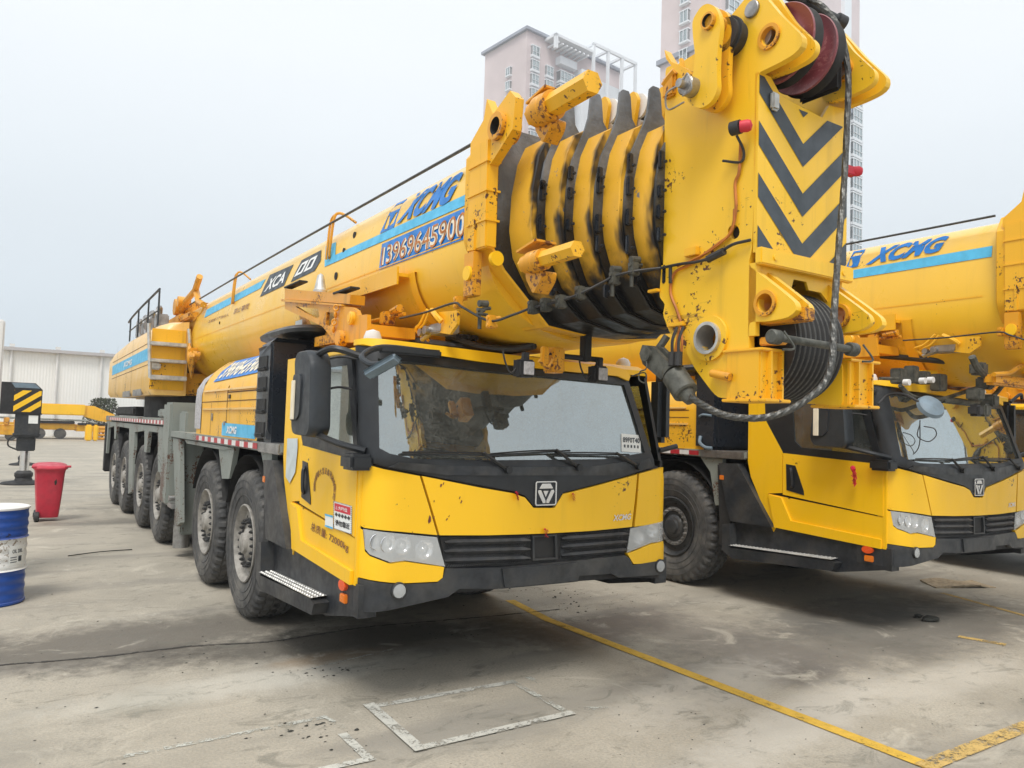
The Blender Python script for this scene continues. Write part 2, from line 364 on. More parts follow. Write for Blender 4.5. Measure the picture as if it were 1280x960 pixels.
def tri(loops, grid=0):
    """2-D polygon with holes -> (points, triangles)"""
    if grid: loops = [resample(l, grid) for l in loops]
    pts = []; edges = []
    for lp in loops:
        b = len(pts); pts += [Vector((p[0], p[1])) for p in lp]; edges += [(b+i, b+(i+1) % len(lp)) for i in range(len(lp))]
    if grid:
        xs = [p[0] for p in loops[0]]; ys = [p[1] for p in loops[0]]
        x = min(xs)+grid*.5
        while x < max(xs):
            y = min(ys)+grid*.5
            while y < max(ys):
                if inside((x, y), loops[0]) and not any(inside((x, y), h) for h in loops[1:]): pts.append(Vector((x, y)))
                y += grid
            x += grid
    vs, es, fs, *_ = delaunay_2d_cdt(pts, edges, [], 0, 1e-6)
    out = []
    for f in fs:
        c = sum((vs[i] for i in f), Vector((0, 0)))/len(f)
        if inside(c, loops[0]) and not any(inside(c, h) for h in loops[1:]): out.append(f)
    return vs, out
def sheet(bm, loops, fn, fn2=None, grid=0, mi=0, mi2=None):
    """polygon mapped by fn (outer face) and fn2 (inner face) -> solid"""
    vs, fs = tri(loops, grid)
    A = [bm.verts.new(fn(*v)) for v in vs]
    cnt = {}
    for f in fs:
        bm.faces.new([A[i] for i in f]).material_index = mi
        for i in range(len(f)):
            e = (f[i], f[(i+1) % len(f)]); cnt[e] = cnt.get(e, 0)+1
    if fn2:
        B = [bm.verts.new(fn2(*v)) for v in vs]
        for f in fs: bm.faces.new([B[i] for i in reversed(f)]).material_index = mi if mi2 is None else mi2
        for (a, b) in cnt:
            if (b, a) not in cnt: bm.faces.new((A[b], A[a], B[a], B[b])).material_index = mi if mi2 is None else mi2
    for v in [v for v in bm.verts if not v.link_faces]: bm.verts.remove(v)
def xplate(bm, loops, x, th, **k):      # loops of (y,z), from x to x+th
    sheet(bm, loops, lambda y, z: Vector((x, y, z)), lambda y, z: Vector((x+th, y, z)), **k)
def yplate(bm, loops, y, th, **k):      # loops of (x,z), from y to y+th
    sheet(bm, loops, lambda a, z: Vector((a, y, z)), lambda a, z: Vector((a, y+th, z)), **k)
def zplate(bm, loops, z, th, **k):
    sheet(bm, loops, lambda a, b: Vector((a, b, z)), lambda a, b: Vector((a, b, z+th)), **k)
def rnd(pts, r, n=4):
    out = []
    for i in range(len(pts)):
        p = Vector(pts[i]); a = Vector(pts[i-1])-p; b = Vector(pts[(i+1) % len(pts)])-p; k = min(r, a.length*.48, b.length*.48)
        A = p+a.normalized()*k; B = p+b.normalized()*k
        for j in range(n+1): t = j/n; q = A*(1-t)**2+p*2*t*(1-t)+B*t*t; out.append((q.x, q.y))
    return out
def circ(cx, cy, r, n=20, ry=None): return [(cx+r*cos(2*pi*i/n), cy+(ry or r)*sin(2*pi*i/n)) for i in range(n)]
def sx_(pts, x): return [tuple(PX(a, b, x).yz) for a, b in pts]        # photo outline -> (y,z) on the plane x
def sy_(pts, y): return [(PY(a, b, y).x, PY(a, b, y).z) for a, b in pts]
def text2d(body, bold=0, shear=0):
    c = bpy.data.curves.new('t', 'FONT'); c.body = body; c.size = 1; c.offset = bold; c.shear = shear; c.resolution_u = 3; c.align_x = 'LEFT'; c.fill_mode = 'FRONT'
    o = bpy.data.objects.new('t', c); COL.objects.link(o); dg = bpy.context.evaluated_depsgraph_get()
    me = bpy.data.meshes.new_from_object(o.evaluated_get(dg)); bpy.data.objects.remove(o)
    V = [v.co.xy.copy() for v in me.vertices]; F = [tuple(p.vertices) for p in me.polygons]; bpy.data.meshes.remove(me)
    x0 = min(v.x for v in V); x1 = max(v.x for v in V); y0 = min(v.y for v in V); y1 = max(v.y for v in V)
    return [((v.x-x0)/(x1-x0), (v.y-y0)/(y1-y0)) for v in V], F
def lettering(bm, body, fn, bold=0, shear=0, mi=0, thick=0):
    """fn maps (u,v) in 0..1 of the text's own box to 3-D"""
    V, F = text2d(body, bold, shear)
    A = [bm.verts.new(fn(*v)) for v in V]
    for f in F:
        try: bm.faces.new([A[i] for i in f]).material_index = mi
        except ValueError: pass
def quad(bl, br, tr, tl):
    bl, br, tr, tl = map(Vector, (bl, br, tr, tl))
    return lambda u, v: (bl*(1-u)+br*u)*(1-v)+(tl*(1-u)+tr*u)*v
def qface(bm, q, nu=1, nv=1, mi=0, post=lambda p: p):
    G = [[bm.verts.new(post(q(i/nu, j/nv))) for i in range(nu+1)] for j in range(nv+1)]
    for j in range(nv):
        for i in range(nu): bm.faces.new((G[j][i], G[j][i+1], G[j+1][i+1], G[j+1][i])).material_index = mi
def cube_part(name, lo, hi, mat, parent, bev=.01, rot=None):
    bm = NB(); box(bm, lo, hi, bev, rot); return link(name, bm, mat, parent)
# ------------------------------------------------------------------ the yard
bm = NB(); zplate(bm, [[(-900, -30), (900, -30), (900, 1500), (-900, 1500)]], -.5, .5)
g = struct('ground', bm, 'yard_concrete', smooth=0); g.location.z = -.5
# recentre so that object coordinates equal world coordinates on the ground
me = g.data; off = g.location.copy(); me.transform(Matrix.Translation(off)); g.location = (0, 0, 0)
def gline(name, pts, wd, mat, label, z=.004, group=None):
    bm = NB()
    P = [PG(*p) for p in pts]
    for a, b in zip(P, P[1:]):
        d = (b-a).normalized(); n = Vector((-d.y, d.x, 0))*wd/2; a2 = a-d*wd*.5; b2 = b+d*wd*.5
        k = max(1, int((b2-a2).length/.15))
        q = quad(a2-n, b2-n, b2+n, a2+n); qface(bm, q, k, 1, post=lambda p: Vector((p.x, p.y, z)))
        z += .0015
    o = struct(name, bm, mat, smooth=0); o['label'] = label; return o
gline('road_marking', [(640, 752), (685, 775), (1160, 958)], .105, 'road_yellow', 'long yellow bay line running from under the crane bumper')
gline('road_marking', [(1160, 958), (1280, 910), (1420, 858)], .105, 'road_yellow_faint', 'worn yellow cross line at the lower right corner', z=.009)
gline('road_marking', [(463, 884), (640, 853)], .062, 'road_white', 'white painted edge at the back of the small box')
gline('road_marking', [(640, 853), (712, 893)], .05, 'road_white_faint', 'faded white right edge of the small box', z=.007)
gline('road_marking', [(712, 893), (523, 937)], .062, 'road_white', 'white front edge of the small box', z=.010)
gline('road_marking', [(523, 937), (463, 884)], .075, 'road_white', 'white left edge of the small box', z=.013)
gline('road_marking', [(160, 945), (405, 897)], .045, 'road_white_faint', 'broken white line lower left')
gline('road_marking', [(405, 897), (430, 910)], .03, 'road_white_faint', 'worn white corner lower left', z=.007)
gline('road_marking', [(430, 920), (462, 950), (380, 968)], .055, 'road_white', 'white corner mark at the bottom edge', z=.006)
gline('road_marking', [(662, 848), (672, 853)], .05, 'road_white_faint', 'small faded white tick')
gline('road_marking', [(735, 886), (756, 886)], .05, 'road_white_faint', 'small white tick beside the box')
gline('road_marking', [(374, 840), (490, 812)], .02, 'road_white_faint', 'thin faint white line in front of the bumper')
gline('road_marking', [(1205, 797), (1250, 805)], .09, 'road_yellow_faint', 'faded yellow dash under the right crane')
gline('road_marking', [(1180, 742), (1300, 775)], .07, 'road_yellow_faint', 'faded yellow line beyond the right crane bumper')
bm = NB(); random.seed(3)
P = [PG(*p) for p in [(-120, 845), (0, 832), (120, 822), (240, 808), (330, 803), (400, 793), (470, 783), (600, 772), (700, 762)]]
P = [p+Vector((0, 0, .004)) for p in P]; Q = spline(P, 14)
for a, b in zip(Q, Q[1:]):
    d = (b-a).normalized(); n = Vector((-d.y, d.x, 0)); w0 = random.uniform(.004, .016); j = random.uniform(-.01, .01)
    bm.faces.new([bm.verts.new(p) for p in (a-n*w0, b-n*w0+n*j, b+n*w0+n*j, a+n*w0)])
struct('pavement_crack', bm, 'crack_dark', smooth=0)
# grit and flakes lying about: nobody would count them
bm = NB(); random.seed(11)
def flake(p, s):
    n = random.randint(4, 6); a0 = random.random()*6
    c = [Vector((p.x+cos(a0+2*pi*i/n)*s*random.uniform(.5, 1.2), p.y+sin(a0+2*pi*i/n)*s*random.uniform(.3, .9), .003)) for i in range(n)]
    V = [bm.verts.new(v) for v in c]; T = bm.verts.new(p+Vector((0, 0, s*.5)))
    for i in range(n): bm.faces.new((V[i], V[(i+1) % n], T))
for (cx, cy, sp, k, s) in ((410, 840, 22, 26, .012), (395, 915, 40, 40, .012), (260, 825, 40, 20, .009), (550, 790, 40, 20, .01), (700, 748, 60, 60, .014), (760, 752, 50, 40, .01), (1100, 850, 200, 45, .008), (900, 880, 260, 60, .007), (300, 760, 200, 45, .009), (600, 870, 300, 50, .007), (250, 790, 200, 25, .01)):
    for i in range(k):
        px = random.gauss(cx, sp); py = random.gauss(cy, sp*.22)
        if py > 700: flake(PG(px, min(py, 955)), s*random.uniform(.4, 1.5))
tag(link('grit', bm, 'dark_scrap', center=False, smooth=0), 'dark grit and paint flakes scattered on the concrete', 'grit', kind='stuff')
# ------------------------------------------------------------------ far warehouse
yW = 66
b0 = empty('warehouse', (0, yW+10, 0)); tag(b0, 'long white corrugated warehouse with low roof at the far end of the yard', 'warehouse')
bm = NB(); box(bm, (-45, yW, 0), (14, yW+30, 6.35)); link('wall', bm, 'corrugated_white', b0, smooth=0)
bm = NB()
vs = [bm.verts.new(v) for v in ((-45.3, yW-.4, 6.35), (14.3, yW-.4, 6.35), (14.3, yW+15, 7.0), (-45.3, yW+15, 7.0), (-45.3, yW+30.4, 6.35), (14.3, yW+30.4, 6.35))]
for f in ((0, 1, 2, 3), (3, 2, 5, 4), (0, 3, 4), (1, 5, 2), (0, 4, 5, 1)): bm.faces.new([vs[i] for i in f])
link('roof', bm, 'concrete_white', b0, smooth=0)
bm = NB(); box(bm, (-45.2, yW-.45, 6.15), (14.2, yW-.05, 6.38)); link('gutter', bm, 'screen_grey', b0, smooth=0)
for x in (-9.0, -6.1, -3.0, .1, 2.95, 5.85, 8.8, 11.7):
    bm = NB(); cyl(bm, (x, yW-.15, .1), (x, yW-.15, 6.3), .09, n=10); box(bm, (x-.16, yW-.33, 6.4), (x+.16, yW-.05, 6.62)); link('downpipe', bm, 'concrete_white', b0)
# bush by the warehouse
def bush(c, r, n, seed, label):
    rnd = random.Random(seed); t = empty('bush', (c[0], c[1], 0)); tag(t, label, 'bush')
    bm = NB()
    for i in range(7): tube(bm, [(c[0], c[1], 0), (c[0]+rnd.uniform(-.4, .4)*r, c[1]+rnd.uniform(-.3, .3)*r, r*.8), (c[0]+rnd.uniform(-.8, .8)*r, c[1]+rnd.uniform(-.6, .6)*r, c[2]*rnd.uniform(.7, 1))], .03, n=5)
    link('stem', bm, 'bark', t)
    bm = NB()
    for i in range(n):
        th = rnd.uniform(0, 2*pi); rr = r*rnd.random()**.5; z = c[2]*(rnd.uniform(.25, 1)); k = 1-.5*(z/c[2])**2
        p = Vector((c[0]+cos(th)*rr*k, c[1]+sin(th)*rr*k, z)); s = rnd.uniform(.05, .12)
        a = Vector((rnd.uniform(-1, 1), rnd.uniform(-1, 1), rnd.uniform(-.6, 1))).normalized()*s; b = a.cross(Vector((rnd.random(), rnd.random(), 1))).normalized()*s*.5
        bm.faces.new([bm.verts.new(q) for q in (p-a, p+b, p+a, p-b)])
    link('foliage', bm, 'leaf_grey_green', t, smooth=0)
bush((5.9, 63, 2.9), 1.5, 2600, 5, 'grey green bush in front of the white warehouse')
# ------------------------------------------------------------------ apartment towers
def tower(name, px_l, px_c, ytop_c, ytop_l, dist, w, d, hh, fl, label, front, side, extra=None):
    """corner column px_c at the given distance; front runs right, side runs back to the left"""
    c = ray(px_c, 500); c = Vector((c.x, c.y, 0)).normalized()*dist
    ang = radians(6); ax = Vector((cos(ang), -sin(ang)*-1*0+sin(-ang)*-1, 0)); ax = Vector((cos(ang), sin(ang), 0)); ay = Vector((-sin(ang), cos(ang), 0))
    t = empty(name, c); tag(t, label, 'apartment tower')
    W3 = lambda a, b, z: c+ax*a+ay*b+Vector((0, 0, z))
    def pbox(bm, a0, a1, b0_, b1, z0, z1, mi=0):
        q = [bm.verts.new(W3(a, b, z)) for z in (z0, z1) for a, b in ((a0, b0_), (a1, b0_), (a1, b1), (a0, b1))]
        for f in ((3, 2, 1, 0), (4, 5, 6, 7), (0, 1, 5, 4), (1, 2, 6, 5), (2, 3, 7, 6), (3, 0, 4, 7)): bm.faces.new([q[i] for i in f]).material_index = mi
    bm = NB(); pbox(bm, 0, w, 0, d, 0, hh); link('wall', bm, 'tower_pink', t, smooth=0)
    bm = NB(); pbox(bm, -.6, w+.6, -.6, d+.6, hh, hh+.55); link('roof', bm, 'tower_grey', t, smooth=0)
    bm = NB()
    return t, W3, pbox
# near tower, upper right (partly behind the boom head)
def windows_col(t, pbox, kind, a, b, zt, fl, n, wd, ht, dep=.55):
    """kind 'side': window on the face a=0 at depth b; 'front': on the face b=0 at a"""
    for i in range(n):
        z = zt-fl*i
        fb = NB(); gb = NB()
        if kind == 'side':
            pbox(fb, -dep, 0, b-wd/2-.12, b+wd/2+.12, z-.25, z-.02); pbox(fb, -dep, 0, b-wd/2-.12, b+wd/2+.12, z+ht, z+ht+.14)
            for s in (-wd/2, -.02, wd/2-.08): pbox(fb, -dep, -dep+.08, b+s, b+s+.08, z, z+ht)
            pbox(gb, -dep+.1, 0, b-wd/2, b+wd/2, z, z+ht)
        else:
            pbox(fb, a-wd/2-.12, a+wd/2+.12, -dep, 0, z-.45, z-.02); pbox(fb, a-wd/2-.12, a+wd/2+.12, -dep, 0, z+ht, z+ht+.18)
            m = max(2, int(wd/.9))
            for k in range(m+1): pbox(fb, a-wd/2+(wd-.08)*k/m, a-wd/2+(wd-.08)*k/m+.08, -dep, -dep+.08, z, z+ht)
            pbox(fb, a-wd/2, a+wd/2, -dep-.01, -dep+.07, z+ht*.36, z+ht*.36+.07)
            pbox(gb, a-wd/2, a+wd/2, -dep+.1, 0, z, z+ht)
        f = link('window', fb, 'tower_white', t, smooth=0); link('pane', gb, 'tower_glass', f, smooth=0)
fl = 2.7
t2, W3, pbox = tower('apartment_tower', 824, 893, 0, 0, 100, 37, 9.9, 80, fl, 'pink and white apartment tower rising behind the boom head', None, None)
bm = NB(); pbox(bm, -.45, 37.3, -.45, 10.3, 52.6, 53.3); link('cornice', bm, 'tower_grey', t2, smooth=0)
windows_col(t2, pbox, 'side', 0, 5.6, 59.8, fl, 15, 1.3, 1.5)
windows_col(t2, pbox, 'front', 2.2, 0, 59.6, fl, 14, 2.4, 1.7)
windows_col(t2, pbox, 'front', 6.6, 0, 59.6, fl, 14, 3.2, 1.7, .9)
windows_col(t2, pbox, 'front', 11.4, 0, 59.6, fl, 14, 3.0, 1.7)
windows_col(t2, pbox, 'front', 35.4, 0, 59.6, fl, 20, 2.9, 1.9, .7)
bm = NB(); pbox(bm, 3.9, 4.9, -1.0, 0, 0, 80); pbox(bm, 8.7, 9.6, -1, 0, 0, 80); pbox(bm, 14.2, 15.6, -.8, 0, 0, 80); pbox(bm, 31.0, 33.2, -.6, 0, 0, 80); link('wall_rib', bm, 'tower_white', t2, smooth=0)
# far tower, upper middle
t1, W3, pbox = tower('apartment_tower', 604, 645, 35, 62, 138, 25, 12.8, 75.0, fl, 'pale pink apartment tower with rooftop pergola left of the boom head', None, None)
windows_col(t1, pbox, 'side', 0, 4.8, 68.0, fl, 10, 1.2, 1.4)
windows_col(t1, pbox, 'front', 1.9, 0, 70.7, fl, 9, 1.7, 1.7)
windows_col(t1, pbox, 'front', 5.5, 0, 68.0, fl, 9, 1.7, 1.7)
windows_col(t1, pbox, 'front', 9.4, 0, 67.7, fl, 9, 3.6, 1.8, 1.2)
windows_col(t1, pbox, 'front', 19.5, 0, 65.1, fl, 9, 3.2, 1.7, 1.0)
bm = NB(); pbox(bm, 12.2, 16.5, -2.2, 0, 0, 71.0); pbox(bm, 7.2, 11.6, -1.4, 0, 70.7, 72.2); pbox(bm, 16.9, 25.0, -.85, 0, 0, 71.0); link('wall_rib', bm, 'tower_white', t1, smooth=0)
bm = NB()
pbox(bm, 4.3, 14.6, -3.2, 1, 74.4, 74.9); pbox(bm, 4.3, 4.9, -3.2, -2.6, 72.1, 74.9)
pbox(bm, 14.0, 26.5, -3.4, -3.0, 75.9, 76.5); pbox(bm, 14.0, 26.5, .4, .8, 75.9, 76.5)
for a in (14, 18, 22, 26): pbox(bm, a, a+.5, -3.4, -2.9, 66, 76.1); pbox(bm, a, a+.4, -3.2, .6, 75.9, 76.4)
for k in range(8): pbox(bm, 5+k*1.1, 5.35+k*1.1, -3.1, 0, 73.3, 73.6)
link('pergola', bm, 'tower_white', t1, smooth=0)
# ------------------------------------------------------------------ folded crane booms and machines at the far end
t = empty('parked_crane', (3, 60, 0)); tag(t, 'distant yellow truck crane parked before the warehouse with its boom lying flat', 'truck crane')
bm = NB(); box(bm, (-1.5, 59.5, 1.62), (4.5, 60.6, 2.36), .06); link('boom', bm, 'yellow_paint', t)
bm = NB(); yplate(bm, [[(4.45, 2.32), (5.0, 2.3), (6.3, 1.75), (6.35, 1.15), (5.9, 1.2), (5.3, 1.3), (4.45, 1.55)]], 59.7, .7); cyl(bm, (5.9, 59.6, 1.5), (5.9, 60.5, 1.5), .16); link('boom_head', bm, 'worn_yellow', t)
bm = NB(); cyl(bm, (-1.2, 59.4, 1.38), (4.6, 59.4, 1.28), .07, n=10); cyl(bm, (4.6, 59.4, 1.28), (5.3, 59.4, 1.05), .06, n=10); link('jib_stay', bm, 'grey_green_paint', t)
bm = NB(); box(bm, (-.4, 59.7, .62), (4.0, 62, 1.05), .05); box(bm, (4.0, 59.6, .55), (6.3, 62, 1.0), .04); link('carrier', bm, 'worn_yellow', t)
bm = NB(); box(bm, (1.8, 59.4, 1.05), (3.9, 60.2, 1.22), .03); box(bm, (4.1, 59.3, .98), (6.2, 60, 1.12), .03); link('deck', bm, 'chassis_black', t)
for x in (.5, 1.9, 3.1): bm = NB(); cyl(bm, (x, 59.6, .36), (x, 60, .36), .36, n=20); link('wheel', bm, 'rubber', t)
t = empty('counterweight_block', (5.3, 57, 0)); tag(t, 'distant yellow winch frame standing on the concrete beside the parked crane', 'winch frame')
bm = NB(); box(bm, (4.35, 56.6, 0), (4.75, 57.2, 1.05), .08); box(bm, (4.8, 56.6, 0), (5.1, 57.2, 1.05), .08); link('side_plate', bm, 'yellow_paint', t)
bm = NB()
for k in range(4): cyl(bm, (5.1, 56.9, .15+k*.24), (6.1, 56.9, .15+k*.24), .09, n=10)
link('drum', bm, 'rust_yellow', t)
t = empty('parked_excavator', (-.2, 55, 0)); tag(t, 'distant yellow machine with hydraulic blocks at the left edge of the yard', 'machine')
bm = NB(); box(bm, (-2.5, 55, .35), (1.2, 57, .95), .06); link('body', bm, 'worn_yellow', t)
bm = NB()
for k in range(5): box(bm, (-1.6+k*.5, 54.8, .95), (-1.3+k*.5, 55.4, 1.3+.1*(k % 2)), .04); cyl(bm, (-1.5+k*.5, 54.7, .7), (-1.5+k*.5, 54.95, .7), .1, n=10)
link('hydraulic_block', bm, 'rust_yellow', t)
bm = NB()
for x in (-2, -.9, .3): cyl(bm, (x, 55.1, .3), (x, 55.5, .3), .3, n=18)
link('wheel', bm, 'rubber', t)
# ------------------------------------------------------------------ left side: post, drum, bin, outriggers
bm = NB(); box(bm, (-.70, 9.6, 0), (-.06, 10.0, 2.75), .015)
tag(link('white_post', bm, 'concrete_white'), 'white painted post cut by the left edge of the picture', 'post')
# oil drum
dx, dy = .0-.05, 8.75
t = empty('oil_drum', (dx, dy, 0)); tag(t, 'blue steel oil drum with a wide white band standing on the concrete', 'oil drum')
prof = [(0, .0), (0, .285), (.012, .30), (.03, .30), (.035, .29)]; z = .035
def drumseg(z0, z1, k):
    out = []
    for i in range(k+1):
        zz = z0+(z1-z0)*i/k; out.append((zz, .289+.004*sin(i/k*pi*2*3)))
    return out
body = prof+drumseg(.04, .30, 18)+[(.305, .289), (.318, .303), (.331, .289)]+drumseg(.335, .595, 18)+[(.60, .289), (.613, .303), (.626, .289)]+drumseg(.63, .87, 18)+[(.875, .289), (.88, .30), (.895, .30), (.90, .285), (.885, .28), (.885, 0)]
bm = NB(); lathe(bm, body, (dx, dy, 0), Vector((0, 0, 1)), 56, mif=lambda j: 1 if .318 <= body[j][0] < .61 else (2 if body[j][0] > .872 else 0))
link('barrel', bm, ['blue_paint', 'white_paint', 'concrete_white'], t, smooth=30)
bm = NB()
A0 = -1.05
def on_drum(a0, a1, z0, z1, r=.2925): return lambda u, v: Vector((dx+r*cos(a0+(a1-a0)*u), dy+r*sin(a0+(a1-a0)*u), z0+(z1-z0)*v))
qface(bm, on_drum(-1.05, -.45, .37, .55), 8, 1, 0)
link('paper_label', bm, 'paper', t)
bm = NB(); lettering(bm, 'OIL 200L', on_drum(-.95, -.55, .48, .515, .2945), .02); qface(bm, on_drum(-.72, -.58, .40, .45, .2945), 4, 1)
for k in range(3): qface(bm, on_drum(-1.0, -.78, .395+k*.022, .402+k*.022, .2945), 4, 1)
link('label_print', bm, 'panel_grey', t, smooth=0)
# wheeled bin
bx, by = .665, 14.95
t = empty('wheeled_bin', (bx, by, 0)); tag(t, 'red plastic wheeled rubbish bin with its lid closed', 'bin')
bm = NB(); R = []
for z, w_, d_ in ((.06, .155, .15), (.12, .165, .17), (.5, .195, .21), (.80, .215, .235), (.84, .225, .245), (.86, .235, .255), (.875, .235, .255)):
    pr = []
    for i in range(32):
        a = 2*pi*i/32; c_, s_ = cos(a), sin(a); k = (abs(c_)**6+abs(s_)**6)**(-1/6); pr.append(bm.verts.new((bx+c_*k*w_, by+s_*k*d_, z)))
    R.append(pr)
for A, B in zip(R, R[1:]):
    for i in range(32): bm.faces.new((A[i], A[(i+1) % 32], B[(i+1) % 32], B[i]))
bm.faces.new(R[0]); bm.faces.new(R[-1]); link('bin_body', bm, 'red_plastic', t)
bm = NB(); R = []
for z, k0 in ((.872, 1.06), (.895, 1.08), (.915, 1.02), (.935, .8), (.94, .5)):
    pr = []
    for i in range(32):
        a = 2*pi*i/32; c_, s_ = cos(a), sin(a); k = (abs(c_)**7+abs(s_)**7)**(-1/7)*k0; pr.append(bm.verts.new((bx+c_*k*.235, by+s_*k*.255, z+.02*s_)))
    R.append(pr)
for A, B in zip(R, R[1:]):
    for i in range(32): bm.faces.new((A[i], A[(i+1) % 32], B[(i+1) % 32], B[i]))
bm.faces.new(R[0]); bm.faces.new(R[-1]); cyl(bm, (bx-.27, by-.24, .9), (bx-.2, by-.24, .9), .02, n=10); cyl(bm, (bx+.2, by-.24, .9), (bx+.29, by-.24, .905), .02, n=10); link('lid', bm, 'red_plastic', t)
for s in (-1, 1):
    bm = NB(); cyl(bm, (bx-.19, by+s*.16, .08), (bx-.12, by+s*.16, .08), .085, n=22, bev=.012); cyl(bm, (bx-.2, by+s*.16, .08), (bx-.17, by+s*.16, .08), .04, n=16); link('wheel', bm, 'rubber_hose', t)
bm = NB(); sheet(bm, [[(bx+.06, .66), (bx+.09, .70), (bx+.10, .64), (bx+.085, .6), (bx+.07, .6)]], lambda a, z: Vector((a, by-.228-(z-.6)*.06, z))); link('scuff_mark', bm, 'dark_scrap', t, smooth=0)
# outrigger legs of a crane that stands out of the picture to the left
def outrigger(x, y, s, label, full=True):
    t = empty('outrigger_leg', (x, y, 0)); tag(t, label, 'outrigger')
    X_ = lambda a: x+(a-.45)*s
    bm = NB(); lathe(bm, [(0, .48*s), (.02, .50*s), (.05, .45*s), (.09, .2*s), (.16, .17*s)], (x, y, 0), Vector((0, 0, 1)), 32); link('foot_pad', bm, 'chassis_black', t)
    bm = NB(); lathe(bm, [(.14, .17*s), (.2, .2*s), (.27, .2*s), (.33, .14*s)], (x, y, 0), Vector((0, 0, 1)), 24); link('ball_joint', bm, 'rubber_hose', t)
    bm = NB(); cyl(bm, (x, y, .3), (x, y, 1.0), .105*s, n=24); link('piston_rod', bm, 'chrome', t)
    bm = NB(); box(bm, (x-.2*s, y-.2*s, .82), (x+.2*s, y+.2*s, 1.15), .02); box(bm, (x-.26*s, y-.26*s, 1.15), (x+.27*s, y+.26*s, 1.75), .02); box(bm, (x-.29*s, y-.29*s, 1.2), (x+.30*s, y+.29*s, 1.25), .01); link('jack_housing', bm, 'bumper_grey', t)
    if not full: return
    bm = NB(); sheet(bm, [[(x-.9, 1.75), (x+.28, 1.75), (x+.28, 2.34), (x+.12, 2.5), (x-.35, 2.5), (x-.9, 2.5)]], lambda a, z: Vector((a, y-.27, z)), lambda a, z: Vector((a, y+.27, z))); box(bm, (x-.92, y-.29, 1.72), (x+.30, y+.29, 1.76), .008)
    link('beam_end', bm, 'chassis_black', t, smooth=20)
    bm = NB(); box(bm, (x-2.6, y-.22, 1.8), (x-.88, y+.22, 2.45), .01); link('beam', bm, 'chassis_black', t)
    bm = NB(); qface(bm, quad((x-.14, y-.20, 2.512), (x+.125, y-.20, 2.512), (x+.29, y-.20, 2.352), (x-.02, y-.2, 2.352))); bm.clear()
    q = quad((x-.30, y-.275, 2.37), (x+.23, y-.275, 2.37), (x+.10, y-.275, 2.49), (x-.38, y-.275, 2.49)); qface(bm, q); link('cover_plate', bm, 'grey_plastic', t, smooth=0)
    bm = NB(); qface(bm, quad((x-.32, y-.276, 1.77), (x+.27, y-.276, 1.77), (x+.27, y-.276, 2.32), (x-.32, y-.276, 2.32)), mi=0)
    for k in range(-1, 3):
        a = 1.78+k*.26; pts = [(x-.31, a), (x+.26, a+.42), (x+.26, a+.56), (x-.31, a+.14)]
        pts = [(p[0], p[1]) for p in pts]
        out = []
        lo, hi = 1.78, 2.31
        def cl(pl, zc, keep_above):
            r = []
            for i in range(len(pl)):
                p, q2 = pl[i-1], pl[i]; ip = (p[1] >= zc) == keep_above; iq = (q2[1] >= zc) == keep_above
                if ip != iq: tt = (zc-p[1])/(q2[1]-p[1]); r.append((p[0]+(q2[0]-p[0])*tt, zc))
                if iq: r.append(q2)
            return r
        pl = cl(cl(pts, lo, True), hi, False)
        if len(pl) > 2: bm.faces.new([bm.verts.new((p[0], y-.279, p[1])) for p in pl]).material_index = 1
    link('hazard_plate', bm, ['chassis_black', 'yellow_paint'], t, smooth=0)
    bm = NB(); qface(bm, quad((x+.02, y-.265, 1.5), (x+.22, y-.265, 1.5), (x+.22, y-.265, 1.7), (x+.02, y-.265, 1.7))); link('sticker', bm, 'paper', t, smooth=0)
    bm = NB(); tube(bm, [(x-.26, y-.2, 1.2), (x-.36, y-.22, 1.1), (x-.36, y-.2, .95), (x-.2, y-.2, .86)], .018); link('hydraulic_hose', bm, 'rubber_hose', t)
outrigger(.45, 22.6, 1.0, 'black outrigger leg with yellow hazard stripes standing on its round pad')
outrigger(.58, 30.5, .85, 'smaller dark outrigger foot standing farther back behind the striped one', False)
# small things on the ground
bm = NB(); P0, P1 = PG(85, 696), PG(165, 688); tube(bm, [P0+Vector((0, 0, .012)), (P0+P1)/2+Vector((0, .02, .02)), P1+Vector((0, 0, .012))], .007, n=6)
tag(link('steel_rod', bm, 'dark_scrap'), 'thin dark rod lying on the concrete left of the wheels', 'rod')
bm = NB(); A, B, C, D = PG(1150, 727), PG(1170, 735.5), PG(1245, 735), PG(1215, 727); sheet(bm, [[(p.x, p.y) for p in (A, B, C, D)]], lambda a, b: Vector((a, b, .03+.02*sin(a*9))), lambda a, b: Vector((a, b, .012+.02*sin(a*9))), grid=.1)
tag(link('cardboard_sheet', bm, 'cardboard'), 'tan cardboard sheet lying beyond the right crane bumper', 'cardboard')
random.seed(5)
for i, (px, py, s, lab) in enumerate(((1163, 776, .07, 'crushed dark scrap lying in the shade under the right crane'), (1148, 772, .035, 'small black chip beside the crushed scrap'), (820, 726, .05, 'small dark lump beside the right bumper corner'))):
    p = PG(px, py); bm = NB(); r = bmesh.ops.create_icosphere(bm, subdivisions=2, radius=1)
    for v in bm.verts: v.co = Vector((p.x+v.co.x*s*1.6*random.uniform(.8, 1.2), p.y+v.co.y*s*random.uniform(.7, 1.3), max(.002, .02+v.co.z*s*.35*random.uniform(.6, 1.4))))
    tag(link('scrap_piece', bm, 'dark_scrap'), lab, 'scrap')
bm = NB()
p = PG(795, 748)
